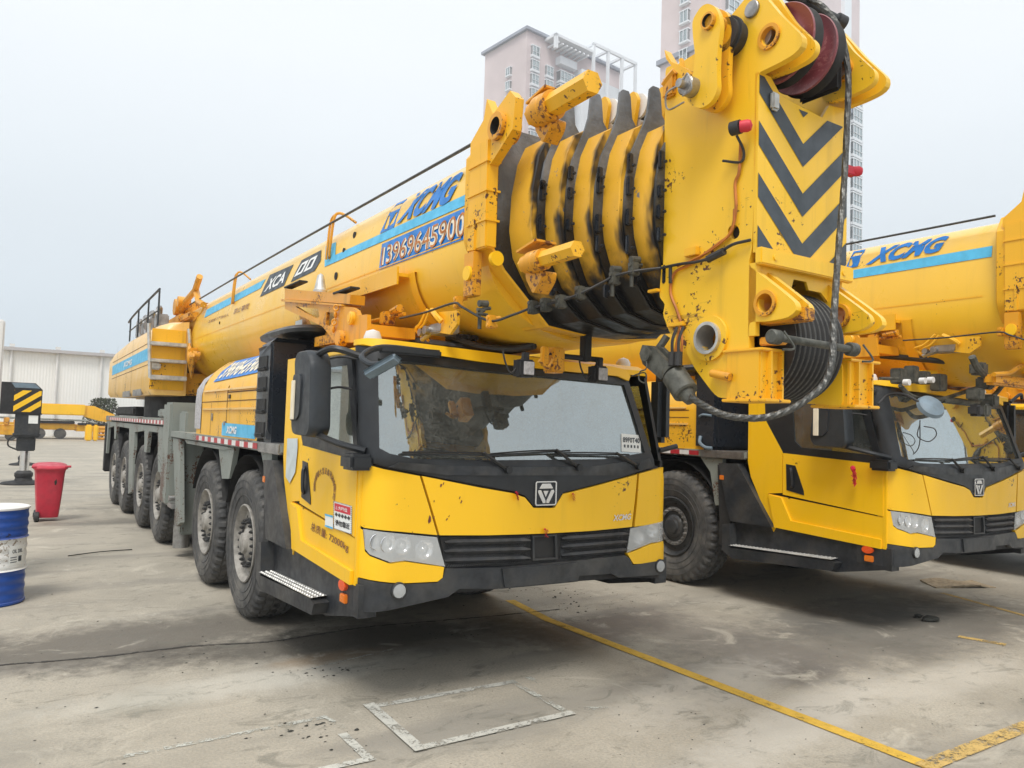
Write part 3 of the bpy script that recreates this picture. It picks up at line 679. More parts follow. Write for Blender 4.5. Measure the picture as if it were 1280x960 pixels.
# ------------------------------------------------------------------ the crane (built once where the left one stands)
XL, XR, XC = 1.85, 4.45, 3.15       # cab sides and centre
BC = 3.27                            # boom centre line
crane = empty('mobile_crane', (XC, 11.5, 0))
tag(crane, 'large yellow six axle crane in front, chevron striped boom head hanging over its cab', 'mobile crane', 'mobile cranes parked side by side')
def part(name, bm, mat, parent=None, **k): return link(name, bm, mat, parent or crane, **k)
def fy(x, z, lean=.27):
    kz = .06-.045*min(1, max(0, (z-1.48)/.1))
    y = 4.33+.02*(1-kz/.06)+kz*((x-XC)/1.15)**2
    for s, e_ in ((-1, XL), (1, XR)):
        d = (.19-(x-XL)) if s < 0 else (.19-(XR-x))
        if d > 0: d = min(1, d/.19); y += .19*(1-sqrt(max(0, 1-d*d)))
    if z > 1.55: y += (z-1.55)*lean
    return y
def FR(px, py, off=0):
    d = ray(px, py); lo = None; t = 3.4/d.y
    while t*d.y < 5.2:
        x = min(max(d.x*t, XL), XR); z = H+d.z*t
        if d.y*t >= fy(x, z)-off: break
        t += .004
    return (min(max(d.x*t, XL), XR), H+d.z*t)
def fpanel(name, pts, off, th, mat, parent=None, holes=(), px=True, grid=.045, smooth=35, bm=None, fin=True):
    cv = (lambda l: [FR(*p, off) for p in l]) if px else (lambda l: list(l))
    loops = [cv(pts)]+[cv(h) for h in holes]
    bm = bm or NB()
    sheet(bm, loops, lambda x, z: Vector((x, fy(x, z)-off, z)), lambda x, z: Vector((x, fy(x, z)-off+th, z)), grid=grid)
    return part(name, bm, mat, parent, smooth=smooth) if fin else bm
# --- front of the cab
HOOD_TOP = [(441, 575), (450, 577), (480, 585), (525, 594), (560, 601), (600, 609), (641, 616), (656, 621), (667, 634.5), (693, 634.5), (704, 617), (740, 608), (780, 597), (829, 583)]
seamL = [(526, 594.2), (537, 631), (548, 669)]; seamR = [(798, 592.5), (795, 625), (791, 658.6)]
fpanel('hood', [(527.5, 595), (560, 601.5), (600, 609.5), (641, 616.5), (656, 622), (667, 635), (693, 635), (704, 617.5), (740, 608.5), (780, 597.5), (796.5, 593), (793.6, 625), (789.8, 658.6), (740, 663.5), (682, 666.8), (610, 669), (549.5, 669), (538.5, 631)], .012, .03, 'yellow_paint')
fpanel('corner_panel', [(444, 578), (450, 579), (480, 586.5), (524.5, 595), (535.5, 631), (546.5, 668.8), (500, 664.5), (455, 659.5), (444, 654)], .012, .03, 'yellow_paint')
fpanel('corner_panel', [(799, 592), (812, 588.6), (829, 584), (831, 620), (829, 647.5), (793, 658.4), (796.5, 625)], .012, .03, 'yellow_paint')
fpanel('backing_panel', [(443, 578), (829, 586), (830, 716), (780, 722), (700, 728), (560, 742), (441, 756)], -.02, .03, 'chassis_black')
GL = (464, 440)
fpanel('windscreen_surround', [(446, 432), (466, 433), (600, 453), (700, 465), (772, 471), (786, 477), (812, 560), (818, 583), (780, 595.5), (740, 606.5), (704, 615.5), (694, 632.5), (667, 632.5), (656, 619.5), (641, 614), (560, 599), (525, 592.3), (480, 583), (450, 575), (446, 560)], .006, .03, 'black_plastic',
       holes=[[(472, 448), (600, 463), (700, 473), (780, 481), (791, 515), (806, 566), (756, 574), (600, 575.5), (519, 573.5), (487, 567), (474, 560)]])
fpanel('windscreen', [(468, 444), (600, 459), (700, 469), (784, 478), (795, 513), (811, 569), (756, 578), (600, 579.5), (519, 577.5), (483, 571), (470, 563)], -.012, .006, 'windscreen_glass', grid=.12)
fpanel('cowl', [(486, 584), (500, 578), (560, 582), (640, 584), (740, 583), (812, 573), (817, 584), (780, 594), (560, 594)], .016, .012, 'bumper_grey')
# yellow front edge of the roof
fpanel('roof_lip', [(446, 424), (458, 422.5), (600, 438.5), (700, 451), (765, 458), (782, 462), (788, 470), (786, 476), (772, 470), (700, 463.5), (600, 452), (466, 433), (446, 431)], .03, .06, 'yellow_paint')
# grille
gr = fpanel('grille', [(550, 671), (610, 670.5), (682, 668.5), (740, 665), (788.5, 660.5), (784, 693), (700, 702), (630, 707), (557.5, 709)], -.008, .03, 'chassis_black')
for side in ((555, 662), (701, 785)):
    for k in range(3):
        bm = NB(); a, b = side; f = (k+.62)/3.25
        def yy(px): return (670.5 if px < 600 else 668.5 if px < 690 else 667-(px-700)*.07)+f*(38 if px < 600 else 36 if px < 690 else 34-(px-700)*.02)
        pa, pb = FR(a, yy(a)), FR(b, yy(b)); n = 12; rows = []
        for i in range(n+1):
            x = pa[0]+(pb[0]-pa[0])*i/n; z = pa[1]+(pb[1]-pa[1])*i/n; h = .017
            if i in (0, n): h = .006
            rows.append([bm.verts.new((x, fy(x, z)+o_, z+dz)) for o_, dz in ((.02, h*1.3), (-.006, h), (-.018, 0), (-.006, -h), (.02, -h*1.3))])
        for r0, r1 in zip(rows, rows[1:]):
            for j in range(4): bm.faces.new((r0[j], r1[j], r1[j+1], r0[j+1]))
        part('grille_bar', bm, 'bumper_grey', gr)
    # mesh between the bars
    bm = NB(); a, b = side
    pa, pb = FR(a, 690), FR(b, 686); x = pa[0]; i = 0
    while x < pb[0]:
        for s_ in (-1, 1):
            z0, z1 = 1.055, .885
            xx = x+.0; tube(bm, [(xx, fy(xx, 1)+.004, z0), (min(pb[0], max(pa[0], xx+s_*.12)), fy(xx, 1)+.004, z1)], .0022, n=4, smooth=False)
        x += .018
    part('mesh_screen', bm, 'bumper_grey', gr, smooth=0)
fpanel('tow_recess', [(665.5, 669.5), (696, 668), (697, 699), (666, 701)], .012, .02, 'bumper_grey', gr, holes=[[(668, 671.5), (693.5, 670), (694.5, 697), (668.5, 698.5)]], grid=0)
bm = NB(); p = FR(676, 684); box(bm, (p[0]-.03, 4.36, p[1]-.05), (p[0]+.02, 4.44, p[1]+.06), .01); cyl(bm, (p[0]+.0, 4.34, p[1]+.04), (p[0], 4.38, p[1]+.04), .02, n=12); part('tow_hook', bm, 'steel', gr)
# bumper and yellow lower corners
fpanel('bumper', [(441, 720.5), (486, 729.5), (502, 730.5), (547, 728.5), (554, 722), (557, 711), (630, 709.5), (700, 703), (781, 694), (787, 698), (791, 706.5), (829, 699), (829, 717), (774, 722), (764, 717), (724, 720), (722, 727), (626, 736), (574, 736), (560, 746), (440, 763)], .03, .25, 'bumper_grey')
fpanel('bumper_insert', [(628, 711), (722, 703.5), (722, 725), (631, 734)], .045, .03, 'bumper_grey')
fpanel('lower_corner', [(444, 657), (453, 662), (456, 689), (462, 695), (488, 705), (507, 702.5), (555, 709), (553, 722), (547, 727), (502, 729), (486, 728), (444, 720.5)], .026, .05, 'yellow_paint')
fpanel('lower_corner', [(784, 692), (814, 680), (829, 676.5), (829.5, 697), (792, 705), (787, 697)], .026, .05, 'yellow_paint')
# headlights
def headlight(pts, spots):
    h = fpanel('headlight', pts, -.035, .03, 'chassis_black', grid=.03)
    fpanel('lens', pts, .016, .004, 'headlight_glass', h, grid=.03)
    bm = NB()
    for (px, py, r) in spots:
        x, z = FR(px, py); y = fy(x, z)
        lathe(bm, [(-.006, r*1.06), (-.008, r), (.006, r*.9), (.02, r*.55), (.024, r*.3), (.005, r*.28), (.0, r*.2), (0, 0)], (x, y+.0, z), Vector((0, 1, 0)), 28, cap=False)
    part('reflector', bm, 'chrome', h)
    bm = NB()
    for (px, py, r) in spots:
        x, z = FR(px, py); y = fy(x, z)
        lathe(bm, [(-.009, 0), (-.007, r*.3), (.004, r*.52)], (x, y+.012, z), Vector((0, 1, 0)), 20)
    part('bulb', bm, 'headlight_glass', h)
    fpanel('reflector_shell', pts, -.03, .004, 'chrome', h, grid=.03)
headlight([(453.5, 661), (500, 667), (546, 671.5), (556, 708), (530, 704), (506.6, 700.5), (488, 703), (462, 693), (456, 686)], ((471, 677, .048), (485, 680, .05), (503, 682, .052), (530, 687, .06)))
headlight([(788, 660.5), (810, 656), (829, 650), (828.5, 675.5), (814, 678.5), (783.5, 690.8)], ((815, 664, .05), (798, 673, .05)))
# fog lamps
for (px, py) in ((495.5, 737), (821, 706.5)):
    x, z = FR(px, py); y = fy(x, z)-.03; bm = NB()
    lathe(bm, [(0.02, .052), (-.012, .052), (-.016, .045), (-.006, .04), (-.003, .0)], (x, y, z), Vector((0, 1, 0)), 28); f_ = part('fog_lamp', bm, 'bumper_grey')
    bm = NB(); lathe(bm, [(-.014, .042), (-.018, .02), (-.019, 0)], (x, y, z), Vector((0, 1, 0)), 24); part('lens', bm, 'headlight_glass', f_)
# emblem
def emblem(fn, parent_=None, mats=('chrome', 'panel_grey')):
    bm = NB()
    def P(u, v, o=0): return fn(u, v, o)
    def rim(lp, ins, o0, o1, mi=0):
        sheet(bm, [lp, ins] if ins else [lp], lambda u, v: P(u, v, o1), lambda u, v: P(u, v, o0), mi=mi)
    rim([(.06, 0), (.94, 0), (1, .08), (1, .94), (.94, 1), (.06, 1), (0, .94), (0, .08)], None, 0, .004, 1)
    rim([(.06, 0), (.94, 0), (1, .08), (1, .94), (.94, 1), (.06, 1), (0, .94), (0, .08)], [(.08, .05), (.92, .05), (.94, .1), (.94, .92), (.9, .95), (.1, .95), (.06, .92), (.06, .1)], 0, .014)
    rim([(.30, .90), (.70, .90), (.82, .70), (.18, .70)], None, 0, .014)
    rim([(.14, .64), (.26, .64), (.48, .2), (.48, .10), (.36, .10), (.12, .55)], None, 0, .014)
    rim([(.86, .64), (.74, .64), (.52, .2), (.52, .10), (.64, .10), (.88, .55)], None, 0, .014)
    rim([(.38, .60), (.62, .60), (.5, .34)], None, 0, .01)
    return bm
ex0, ez0 = FR(666.5, 632); ex1, ez1 = FR(694, 601)
part('emblem', emblem(lambda u, v, o: Vector((ex0+(ex1-ex0)*u, fy(ex0, 1.3)-.006-o, ez0+(ez1-ez0)*v))), ['chrome', 'intake_black'], smooth=0)
bm = NB(); qa, qb = FR(764, 651), FR(787, 649); lettering(bm, 'XCMG', lambda u, v: Vector((qa[0]+(qb[0]-qa[0])*u, fy(qa[0]+(qb[0]-qa[0])*u, 1)-.018, qa[1]+(qb[1]-qa[1])*u+v*.045)), .03, .2)
part('badge', bm, 'chrome', smooth=0)
# wipers
for (a, b, c_) in (((632, 587), (600, 566), (500, 565)), ((720, 584), (690, 562), (610, 567)), ((795, 583), (765, 566), (690, 566))):
    bm = NB(); pt = []
    for q, o in ((a, .03), (b, .05), (c_, .03)): x, z = FR(*q); pt.append(Vector((x, fy(x, z)-o, z)))
    cyl(bm, pt[0]+Vector((0, .03, 0)), pt[0]+Vector((0, -.02, 0)), .025, n=14); tube(bm, [pt[0], pt[1]], .011, n=6); tube(bm, [pt[1], (pt[1]*.5+pt[2]*.5)+Vector((0, 0, .004)), pt[2]], .006, n=6)
    s0 = pt[1]+(pt[1]-pt[2])*.25; tube(bm, [s0+Vector((0, .02, -.012)), pt[2]+Vector((0, .02, -.012))], .007, n=5)
    part('wiper', bm, 'black_plastic')
# licence card behind the glass, lower right
bm = NB(); c4 = [FR(*p) for p in ((777.5, 564.5), (802, 566), (801.5, 544), (777.5, 542))]; F3 = lambda p, o: Vector((p[0], fy(p[0], p[1])-o, p[1]))
qface(bm, quad(*[F3(p, -.008) for p in c4])); pl = part('permit_card', bm, 'paper', smooth=0); pl['label'] = 'white permit card reading 89F0T40'
bm = NB(); lettering(bm, '89F0T40', lambda u, v: quad(*[F3(p, -.006) for p in c4])(.07+.86*u, .52+.3*v), .03)
for k in range(5): qface(bm, (lambda k: lambda u, v: quad(*[F3(p, -.006) for p in c4])(.12+.17*k+.08*u, .24+.16*v))(k))
part('card_print', bm, 'panel_grey', pl, smooth=0)
# rust chips on the hood
bm = NB(); rr = random.Random(2)
for (px, py, s) in ((535, 649, .045), (541, 646, .02), (550, 606, .02), (553, 604, .014), (575, 627, .02), (573, 622, .015), (557, 649, .02), (541, 626, .016), (514, 665, .012), (772, 618, .016), (786, 640, .022), (783, 597, .012), (560, 645, .012), (796, 612, .012)):
    x, z = FR(px, py); k = rr.randint(5, 8); a0 = rr.random()*3
    pts = [(x+cos(a0+2*pi*i/k)*s*.5*rr.uniform(.2, 1), z+sin(a0+2*pi*i/k)*s*.7*rr.uniform(.2, 1)+cos(a0+2*pi*i/k)*s*.3) for i in range(k)]
    sheet(bm, [pts], lambda a, b: Vector((a, fy(a, b)-.0145, b)))
part('rust_chip', bm, 'text_brown', smooth=0)
# red ribbons tied on the hood
def ribbon(p, k, s, parent_=None):
    bm = NB(); rr = random.Random(k)
    for i in range(5):
        a = [Vector(p)+Vector((rr.uniform(-.3, .3)*s, -.01-rr.random()*.01, -j*s*.33+rr.uniform(-.1, .1)*s)) for j in range(4)]
        w_ = s*.12
        for q0, q1 in zip(a, a[1:]): bm.faces.new([bm.verts.new(v) for v in (q0-Vector((w_, 0, 0)), q1-Vector((w_*.7, .01, 0)), q1+Vector((w_, 0, 0)), q0+Vector((w_*.8, .01, 0)))])
    r = bmesh.ops.create_icosphere(bm, subdivisions=1, radius=s*.16)
    bmesh.ops.translate(bm, verts=r['verts'], vec=Vector(p))
    return link('ribbon', bm, 'ribbon_red', parent_ or crane, smooth=0)
for i, (px, py, s) in enumerate(((643, 615, .05), (714, 617, .045), (679, 661, .05))):
    x, z = FR(px, py); ribbon((x, fy(x, z)-.02, z), i, s)
# --- sides of the cab: outlines read on the side plane, mirrored to the far side
def side(name, pts, mat, off=0, th=.03, holes=(), parent_=None, both=True, px=True, conv=None):
    cv = conv or (lambda l: sx_(l, XL))
    loops = [cv(pts) if px else list(pts)]+[cv(h) if px else list(h) for h in holes]
    bm = NB(); xplate(bm, loops, XL-off, th); o = part(name, bm, mat, parent_, smooth=20)
    if both:
        bm = NB(); xplate(bm, loops, XR+off-th, th); part(name, bm, mat, None if parent_ is None else None, smooth=20)
    return o
def c2(l):      # the neighbouring crane shows the same door less hidden
    return [(PX(a, b, 6.72).y+.53, PX(a, b, 6.72).z) for a, b in l]
ZS = lambda y: 1.565+(y-4.48)*.035      # sill
side('cab_pillar', [(6.06, 2.27), (5.86, 2.27), (5.84, 1.95), (5.74, 1.80), (5.62, 1.62), (5.62, 1.20), (5.79, 1.18), (5.69, .84), (5.72, .79), (6.02, 1.34), (6.06, 1.5)], 'yellow_paint', px=False, off=.004)
dr = side('door', [(4.53, 1.555), (5.61, 1.61), (5.61, 1.185), (4.53, 1.085)], 'yellow_paint', px=False, off=.006)
side('lower_panel', [(4.53, 1.075), (5.78, 1.175), (5.69, .84), (4.53, .80)], 'yellow_paint', px=False, off=.0)
side('lower_trim', [(5.78, 1.172), (5.62, 1.15), (5.50, .93), (4.54, .875), (4.54, .79), (5.70, .84)], 'yellow_paint', px=False, off=.022)
side('inner_panel', [(4.50, 1.56), (5.95, 1.62), (5.95, 1.3), (5.66, .84), (4.50, .80)], 'chassis_black', px=False, off=-.02)
side('window_frame', [(4.53, 1.55), (5.63, 1.61), (5.75, 1.79), (5.85, 1.94), (5.87, 2.25), (4.73, 2.25), (4.715, 2.2)], 'black_plastic', px=False, off=.0, holes=[[(4.62, 1.635), (5.40, 1.675), (5.48, 1.74), (5.52, 2.17), (4.79, 2.17)]])
side('side_window', [(4.60, 1.615), (5.42, 1.655), (5.50, 1.73), (5.54, 2.19), (4.77, 2.19)], 'side_glass', px=False, off=-.012, th=.005)
# corner skin between the flat side and the rounded front
bm = NB(); box(bm, (XL-.0, 4.50, .79), (XL+.02, 4.535, 1.56), 0); part('corner_post', bm, 'yellow_paint')
# handle
bm = NB(); xplate(bm, [[(5.57, 1.50), (5.46, 1.49), (5.36, 1.245), (5.355, 1.20), (5.56, 1.235)]], XL-.012, .02); hd = part('door_handle', bm, 'black_plastic', dr, smooth=20)
bm = NB(); tube(bm, [(XL-.012, 5.50, 1.27), (XL-.03, 5.48, 1.3), (XL-.03, 5.49, 1.42), (XL-.012, 5.51, 1.46)], .014, n=8)
hl = part('handle_grip', bm, 'intake_black', dr)
# roof: crowned shell
bm = NB(); nx, ny = 16, 14; G = []
for j in range(ny+1):
    y01 = j/ny; row = []
    for i in range(nx+1):
        u = -1+2*i/nx; x = XC+u*(XR-XL)/2
        yf = fy(x, 2.27)-.005; y = yf+(6.07-yf)*y01
        e_ = max(abs(u)**8, (2*y01-1)**8)
        z = 2.335-.06*e_
        row.append(bm.verts.new((x, y, z)))
    G.append(row)
for j in range(ny):
    for i in range(nx): bm.faces.new((G[j][i], G[j][i+1], G[j+1][i+1], G[j+1][i]))
bnd = G[0]+[r[-1] for r in G[1:]]+G[-1][-2::-1]+[r[0] for r in G[-2:0:-1]]
low = [bm.verts.new(v.co-Vector((0, 0, v.co.z-2.235))) for v in bnd]
for i in range(len(bnd)): k = (i+1) % len(bnd); bm.faces.new((bnd[i], low[i], low[k], bnd[k]))
part('roof', bm, 'yellow_paint', smooth=50)
bm = NB(); box(bm, (XL+.02, 6.0, .9), (XR-.02, 6.05, 2.24)); part('rear_wall', bm, 'chassis_black')
bm = NB(); box(bm, (XL+.05, 4.6, 1.0), (XR-.05, 6.0, 1.06)); part('cab_floor', bm, 'chassis_black')
bm = NB()
P_ = [(4.42, 1.5), (4.62, 1.56), (4.85, 1.54), (4.9, 1.3), (4.5, 1.2)]; xplate(bm, [P_], XL+.1, 2.4); part('dashboard', bm, 'seat_cloth', smooth=20)
for sx0 in (2.15, 3.45):
    bm = NB(); box(bm, (sx0, 5.2, 1.1), (sx0+.5, 5.7, 1.28), .05); box(bm, (sx0+.02, 5.62, 1.25), (sx0+.48, 5.78, 1.95), .06); box(bm, (sx0+.12, 5.62, 1.97), (sx0+.38, 5.74, 2.14), .04); part('seat', bm, 'seat_cloth')
bm = NB(); lathe(bm, [(0, .21), (.015, .225), (.03, .21), (.015, .195)], (2.45, 4.98, 1.62), Vector((0, -.55, .8)).normalized(), 32, closed=True); cyl(bm, (2.45, 4.98, 1.62), (2.45, 4.75, 1.4), .03); cyl(bm, (2.27, 4.99, 1.64), (2.63, 4.99, 1.64), .015, n=8); part('steering_wheel', bm, 'black_plastic')
bm = NB()
def curt(x0, y0, x1, y1, z0, z1):
    n = 40; pr = None
    for i in range(n+1):
        u = i/n; d = .025*sin(u*55); nx_, ny_ = (y1-y0), -(x1-x0); ll = sqrt(nx_**2+ny_**2)
        a = (x0+(x1-x0)*u+nx_/ll*d, y0+(y1-y0)*u+ny_/ll*d)
        r = (bm.verts.new((a[0], a[1], z0)), bm.verts.new((a[0], a[1], z1)))
        if pr: bm.faces.new((pr[0], r[0], r[1], pr[1]))
        pr = r
curt(2.0, 5.9, 4.2, 5.92, 1.5, 2.2); curt(2.05, 5.05, 2.08, 5.6, 1.4, 2.2); part('curtain', bm, 'curtain_grey')
bm = NB(); box(bm, (3.2, 4.5, 1.555), (3.42, 4.56, 1.60), 0, rot=Matrix.Rotation(.5, 3, 'Z')); box(bm, (2.05, 4.6, 1.56), (2.2, 4.7, 1.575)); part('papers_on_dash', bm, 'paper')
# mirrors
MX = 1.62
def mirror_set():
    bm = NB(); pts = [(5.10, 2.20), (5.02, 2.255), (4.62, 2.255), (4.49, 2.17), (4.43, 1.74), (4.52, 1.69), (5.06, 1.70), (5.13, 1.76), (5.13, 1.83), (5.06, 1.86), (5.06, 2.09)]
    pts = [(5.13-(5.13-a_)*.56, b_) for a_, b_ in pts]; rp = rnd(pts, .05)
    cy_ = 4.95; cz_ = 1.97
    for k_, (x0_, sc2) in enumerate(((MX-.02, .93), (MX-.008, .98), (MX+.01, 1.0), (MX+.09, 1.0), (MX+.115, .97), (MX+.12, .93))):
        ring = [bm.verts.new((x0_, cy_+(a_-cy_)*sc2, cz_+(b_-cz_)*(sc2*.5+.5))) for a_, b_ in rp]
        if k_:
            for q_ in range(len(ring)): bm.faces.new((pv[q_], pv[(q_+1) % len(ring)], ring[(q_+1) % len(ring)], ring[q_]))
        else: bm.faces.new(ring)
        pv = ring
    bm.faces.new(pv)
    m = part('wing_mirror', bm, 'mirror_plastic')
    bm = NB(); xplate(bm, [rnd([(5.08, 2.10), (4.95, 2.10), (4.92, 2.06), (4.93, 1.84), (4.98, 1.80), (5.11, 1.79), (5.09, 2.0)], .03)], MX-.032, .03); part('mirror_cover', bm, 'mirror_plastic', m)
    bm = NB(); box(bm, (MX-.045, 5.02, 1.80), (MX-.03, 5.075, 2.06), .004); part('marker_strip', bm, 'paper' if 'marker' in MATS else 'text_cream', m)
    bm = NB(); tube(bm, [(MX+.04, 4.86, 2.22), (MX+.1, 4.7, 2.26), (XL+.02, 4.62, 2.22)], .022); tube(bm, [(MX+.04, 4.86, 1.72), (MX+.12, 4.6, 1.66), (XL+.02, 4.47, 1.62)], .022); box(bm, (MX+.14, 4.42, 1.50), (XL+.06, 4.62, 1.60), .02); part('mirror_arm', bm, 'black_plastic', m)
    for zz in (1.9, 2.1):
        bm = NB(); tube(bm, [(XL+.02, 4.66, zz+.1), (XL-.04, 4.8, zz+.12), (MX+.1, 4.85, zz+.1)], .008); part('cable', bm, 'rubber_hose', m)
mirror_set()
bm = NB(); box(bm, (XR+.08, 4.62, 1.70), (XR+.22, 4.80, 2.26), .05); mr = part('wing_mirror', bm, 'mirror_plastic'); bm = NB(); tube(bm, [(XR, 4.6, 2.24), (XR+.12, 4.55, 2.33), (XR+.16, 4.55, 2.28)], .018); tube(bm, [(XR, 4.55, 1.64), (XR+.14, 4.5, 1.68)], .02); part('mirror_arm', bm, 'black_plastic', mr)
# ramp mirror high on the corner
bm = NB()
a = PY(457, 470, 4.28); b = PY(499, 446, 4.05); d = (b-a).normalized(); nrm = Vector((.2, .75, .6)); nrm = (nrm-d*nrm.dot(d)).normalized(); v_ = d.cross(nrm)
c_ = (a+b)/2; hl_ = (b-a).length/2
R3 = Matrix((d, v_, nrm)).transposed()
r = bmesh.ops.create_cube(bm, size=1)
for v in r['verts']: v.co = Vector((v.co.x*hl_*2, v.co.y*.085, v.co.z*.04))
bmesh.ops.bevel(bm, geom=bm.edges[:], offset=.02, segments=3, affect='EDGES')
bmesh.ops.rotate(bm, verts=bm.verts[:], cent=(0, 0, 0), matrix=R3); bmesh.ops.translate(bm, verts=bm.verts[:], vec=c_)
rm = part('ramp_mirror', bm, 'grey_plastic')
bm = NB(); q0 = Vector((1.95, 4.5, 2.27)); tube(bm, [q0+Vector((.3, -.02, .0)), q0+Vector((0, -.03, .0)), PY(453, 445, 4.35), PY(462, 455, 4.25), c_+nrm*.02], .02, n=10); box(bm, tuple(q0-Vector((.02, .05, .035))), tuple(q0+Vector((.42, 0, .015))), .012); part('mirror_arm', bm, 'mirror_plastic', rm)
# markings on the door
def on_side(y0, z0, y1, z1, h, o=.009): # baseline from (y0,z0) to (y1,z1), reading towards the front
    return lambda u, v: Vector((XL-o, y0+(y1-y0)*u, z0+(z1-z0)*u+h*v))
def side_px(l, o): return quad(*[Vector((XL-o, *PX(a, b, XL).yz)) for a, b in l])
bm = NB(); lettering(bm, '总质量: 72000kg', side_px([(389, 664), (436, 692), (437, 679), (390, 652)], .006), .005); part('door_lettering', bm, 'text_brown', smooth=0)
bm = NB(); cyx, czx = PX(407, 607, XL).yz
word = '泰安市明联大型设备吊装有限公司'
for i, ch_ in enumerate(word):
    th = pi*1.05-(pi*1.15)*i/(len(word)-1); r_ = .20
    oy = cyx-cos(th)*r_*1.0; oz = czx-.02+sin(th)*r_*.60; s_ = .040
    tx = Vector((0, -sin(th), 0)); ty = cos(th-pi/2); tz = sin(th-pi/2)
    ey = Vector((0, -ty, tz)); ez = Vector((0, tz, ty))
    lettering(bm, ch_, (lambda oy, oz, ey, ez: lambda u, v: Vector((XL-.009, oy, oz))+ey*(u-.5)*s_+ez*(v-.5)*s_*1.15)(oy, oz, ey, ez), .01)
part('door_lettering', bm, 'text_brown', smooth=0)
bm = NB(); qface(bm, side_px([(419, 660.5), (441.5, 668), (441.8, 632.5), (418.6, 626)], .0095)); stk = part('warning_sticker', bm, 'paper', smooth=0); stk['label'] = 'white sticker with a red top and black slanted stripes'
Q = side_px([(419, 660.5), (441.5, 668), (441.8, 632.5), (418.6, 626)], .0115)
bm = NB(); qface(bm, lambda u, v: Q(.07+.86*u, .66+.28*v)); part('sticker_print', bm, 'sign_red', stk, smooth=0)
bm = NB(); lettering(bm, '大吨位', lambda u, v: Q(.28+.5*u, .73+.14*v)+Vector((-.001, 0, 0)), .02); lettering(bm, '△', lambda u, v: Q(.14+.1*u, .73+.13*v)+Vector((-.001, 0, 0)), .02); part('sticker_print', bm, 'logo_white', stk, smooth=0)
bm = NB(); lettering(bm, '请勿靠近', lambda u, v: Q(.1+.8*u, .14+.22*v), .03)
for k in range(5): bm.faces.new([bm.verts.new(Q(.08+.17*k+a_, b_)) for a_, b_ in ((0, .52), (.1, .46), (.17, .56), (.07, .62))])
for k in range(14):
    for v0 in (0.0, .975): bm.faces.new([bm.verts.new(Q(k/14+a_, b_)) for a_, b_ in ((0, v0), (.035, v0), (.035, v0+.025), (0, v0+.025))])
    for u0 in (0, .96): bm.faces.new([bm.verts.new(Q(a_, b_)) for a_, b_ in ((u0, k/14), (u0+.04, k/14), (u0+.04, k/14+.035), (u0, k/14+.035))])
part('sticker_print', bm, 'intake_black', stk, smooth=0)
bm = NB(); Q2 = side_px([(408, 658), (418, 661.5), (418, 644.5), (408, 642)], .0095); qface(bm, Q2); s2_ = part('inspection_sticker', bm, 'paper', smooth=0)
bm = NB(); Q3 = side_px([(408, 658), (418, 661.5), (418, 644.5), (408, 642)], .0115)
for v0 in (0, .86): qface(bm, (lambda v0: lambda u, v: Q3(u, v0+.14*v))(v0))
part('sticker_print', bm, 'light_blue', s2_, smooth=0)
# frosted film at the rear door edge
bm = NB(); sheet(bm, [sx_([(361, 548), (374, 548), (374, 560), (371, 590), (364, 604), (359, 596)], XL)], lambda y, z: Vector((XL-.0125, y, z))); part('film_patch', bm, 'curtain_grey', smooth=0)
# skirt, step, fender slab
side('skirt', [(4.45, .80), (5.70, .835), (6.10, .86), (6.30, .84), (6.30, .56), (6.18, .47), (5.0, .50), (4.52, .60), (4.45, .60)], 'bumper_grey', px=False, off=-.004, th=.12)
st = side('step_box', [(6.32, .80), (6.22, .82), (6.20, .56), (5.02, .62), (4.94, .60), (4.98, .52), (6.18, .45), (6.32, .52)], 'bumper_grey', px=False, off=.10, th=.12)
bm = NB(); q = [(XL-.11, 6.22, .585), (XL-.11, 4.98, .63), (XL+.04, 4.98, .64), (XL+.04, 6.22, .59)]
qface(bm, quad(*q)); 
for i in range(26):
    for j in range(4):
        p = quad(*q)((i+.5)/26, (j+.5)/4); cyl(bm, p, p+Vector((0, 0, .007)), .012, .008, n=6)
part('step_tread', bm, 'aluminium', st)
side('fender_slab', [(6.42, 1.46), (6.16, 1.47), (5.96, 1.2), (5.70, .84), (6.24, .84), (6.30, 1.0)], 'bumper_grey', px=False, off=.06, th=.10)
side('fender_slab', [(6.46, 1.44), (6.36, 1.46), (6.26, .84), (6.32, .55), (6.42, .56), (6.42, .84)], 'chassis_black', px=False, off=.03, th=.35)
for nm, px_, py_, a_, b_, mt in (('side_marker', 427, 731.5, .055, .034, 'orange_red_lens'), ('side_marker', 427, 748, .042, .028, 'amber')):
    y_, z_ = PX(px_, py_, XL-.02).yz; bm = NB()
    if mt == 'amber': box(bm, (XL-.02, y_-a_, z_-b_), (XL+.01, y_+a_, z_+b_), .006)
    else: xplate(bm, [circ(y_, z_, a_, 20, b_)], XL-.022, .03)
    o = part(nm, bm, mt); o['label'] = 'round orange side marker' if mt != 'amber' else 'square amber side marker'
bm = NB(); box(bm, (XL-.065, 6.34, 1.28), (XL-.05, 6.40, 1.33), .004); part('side_marker', bm, 'amber')
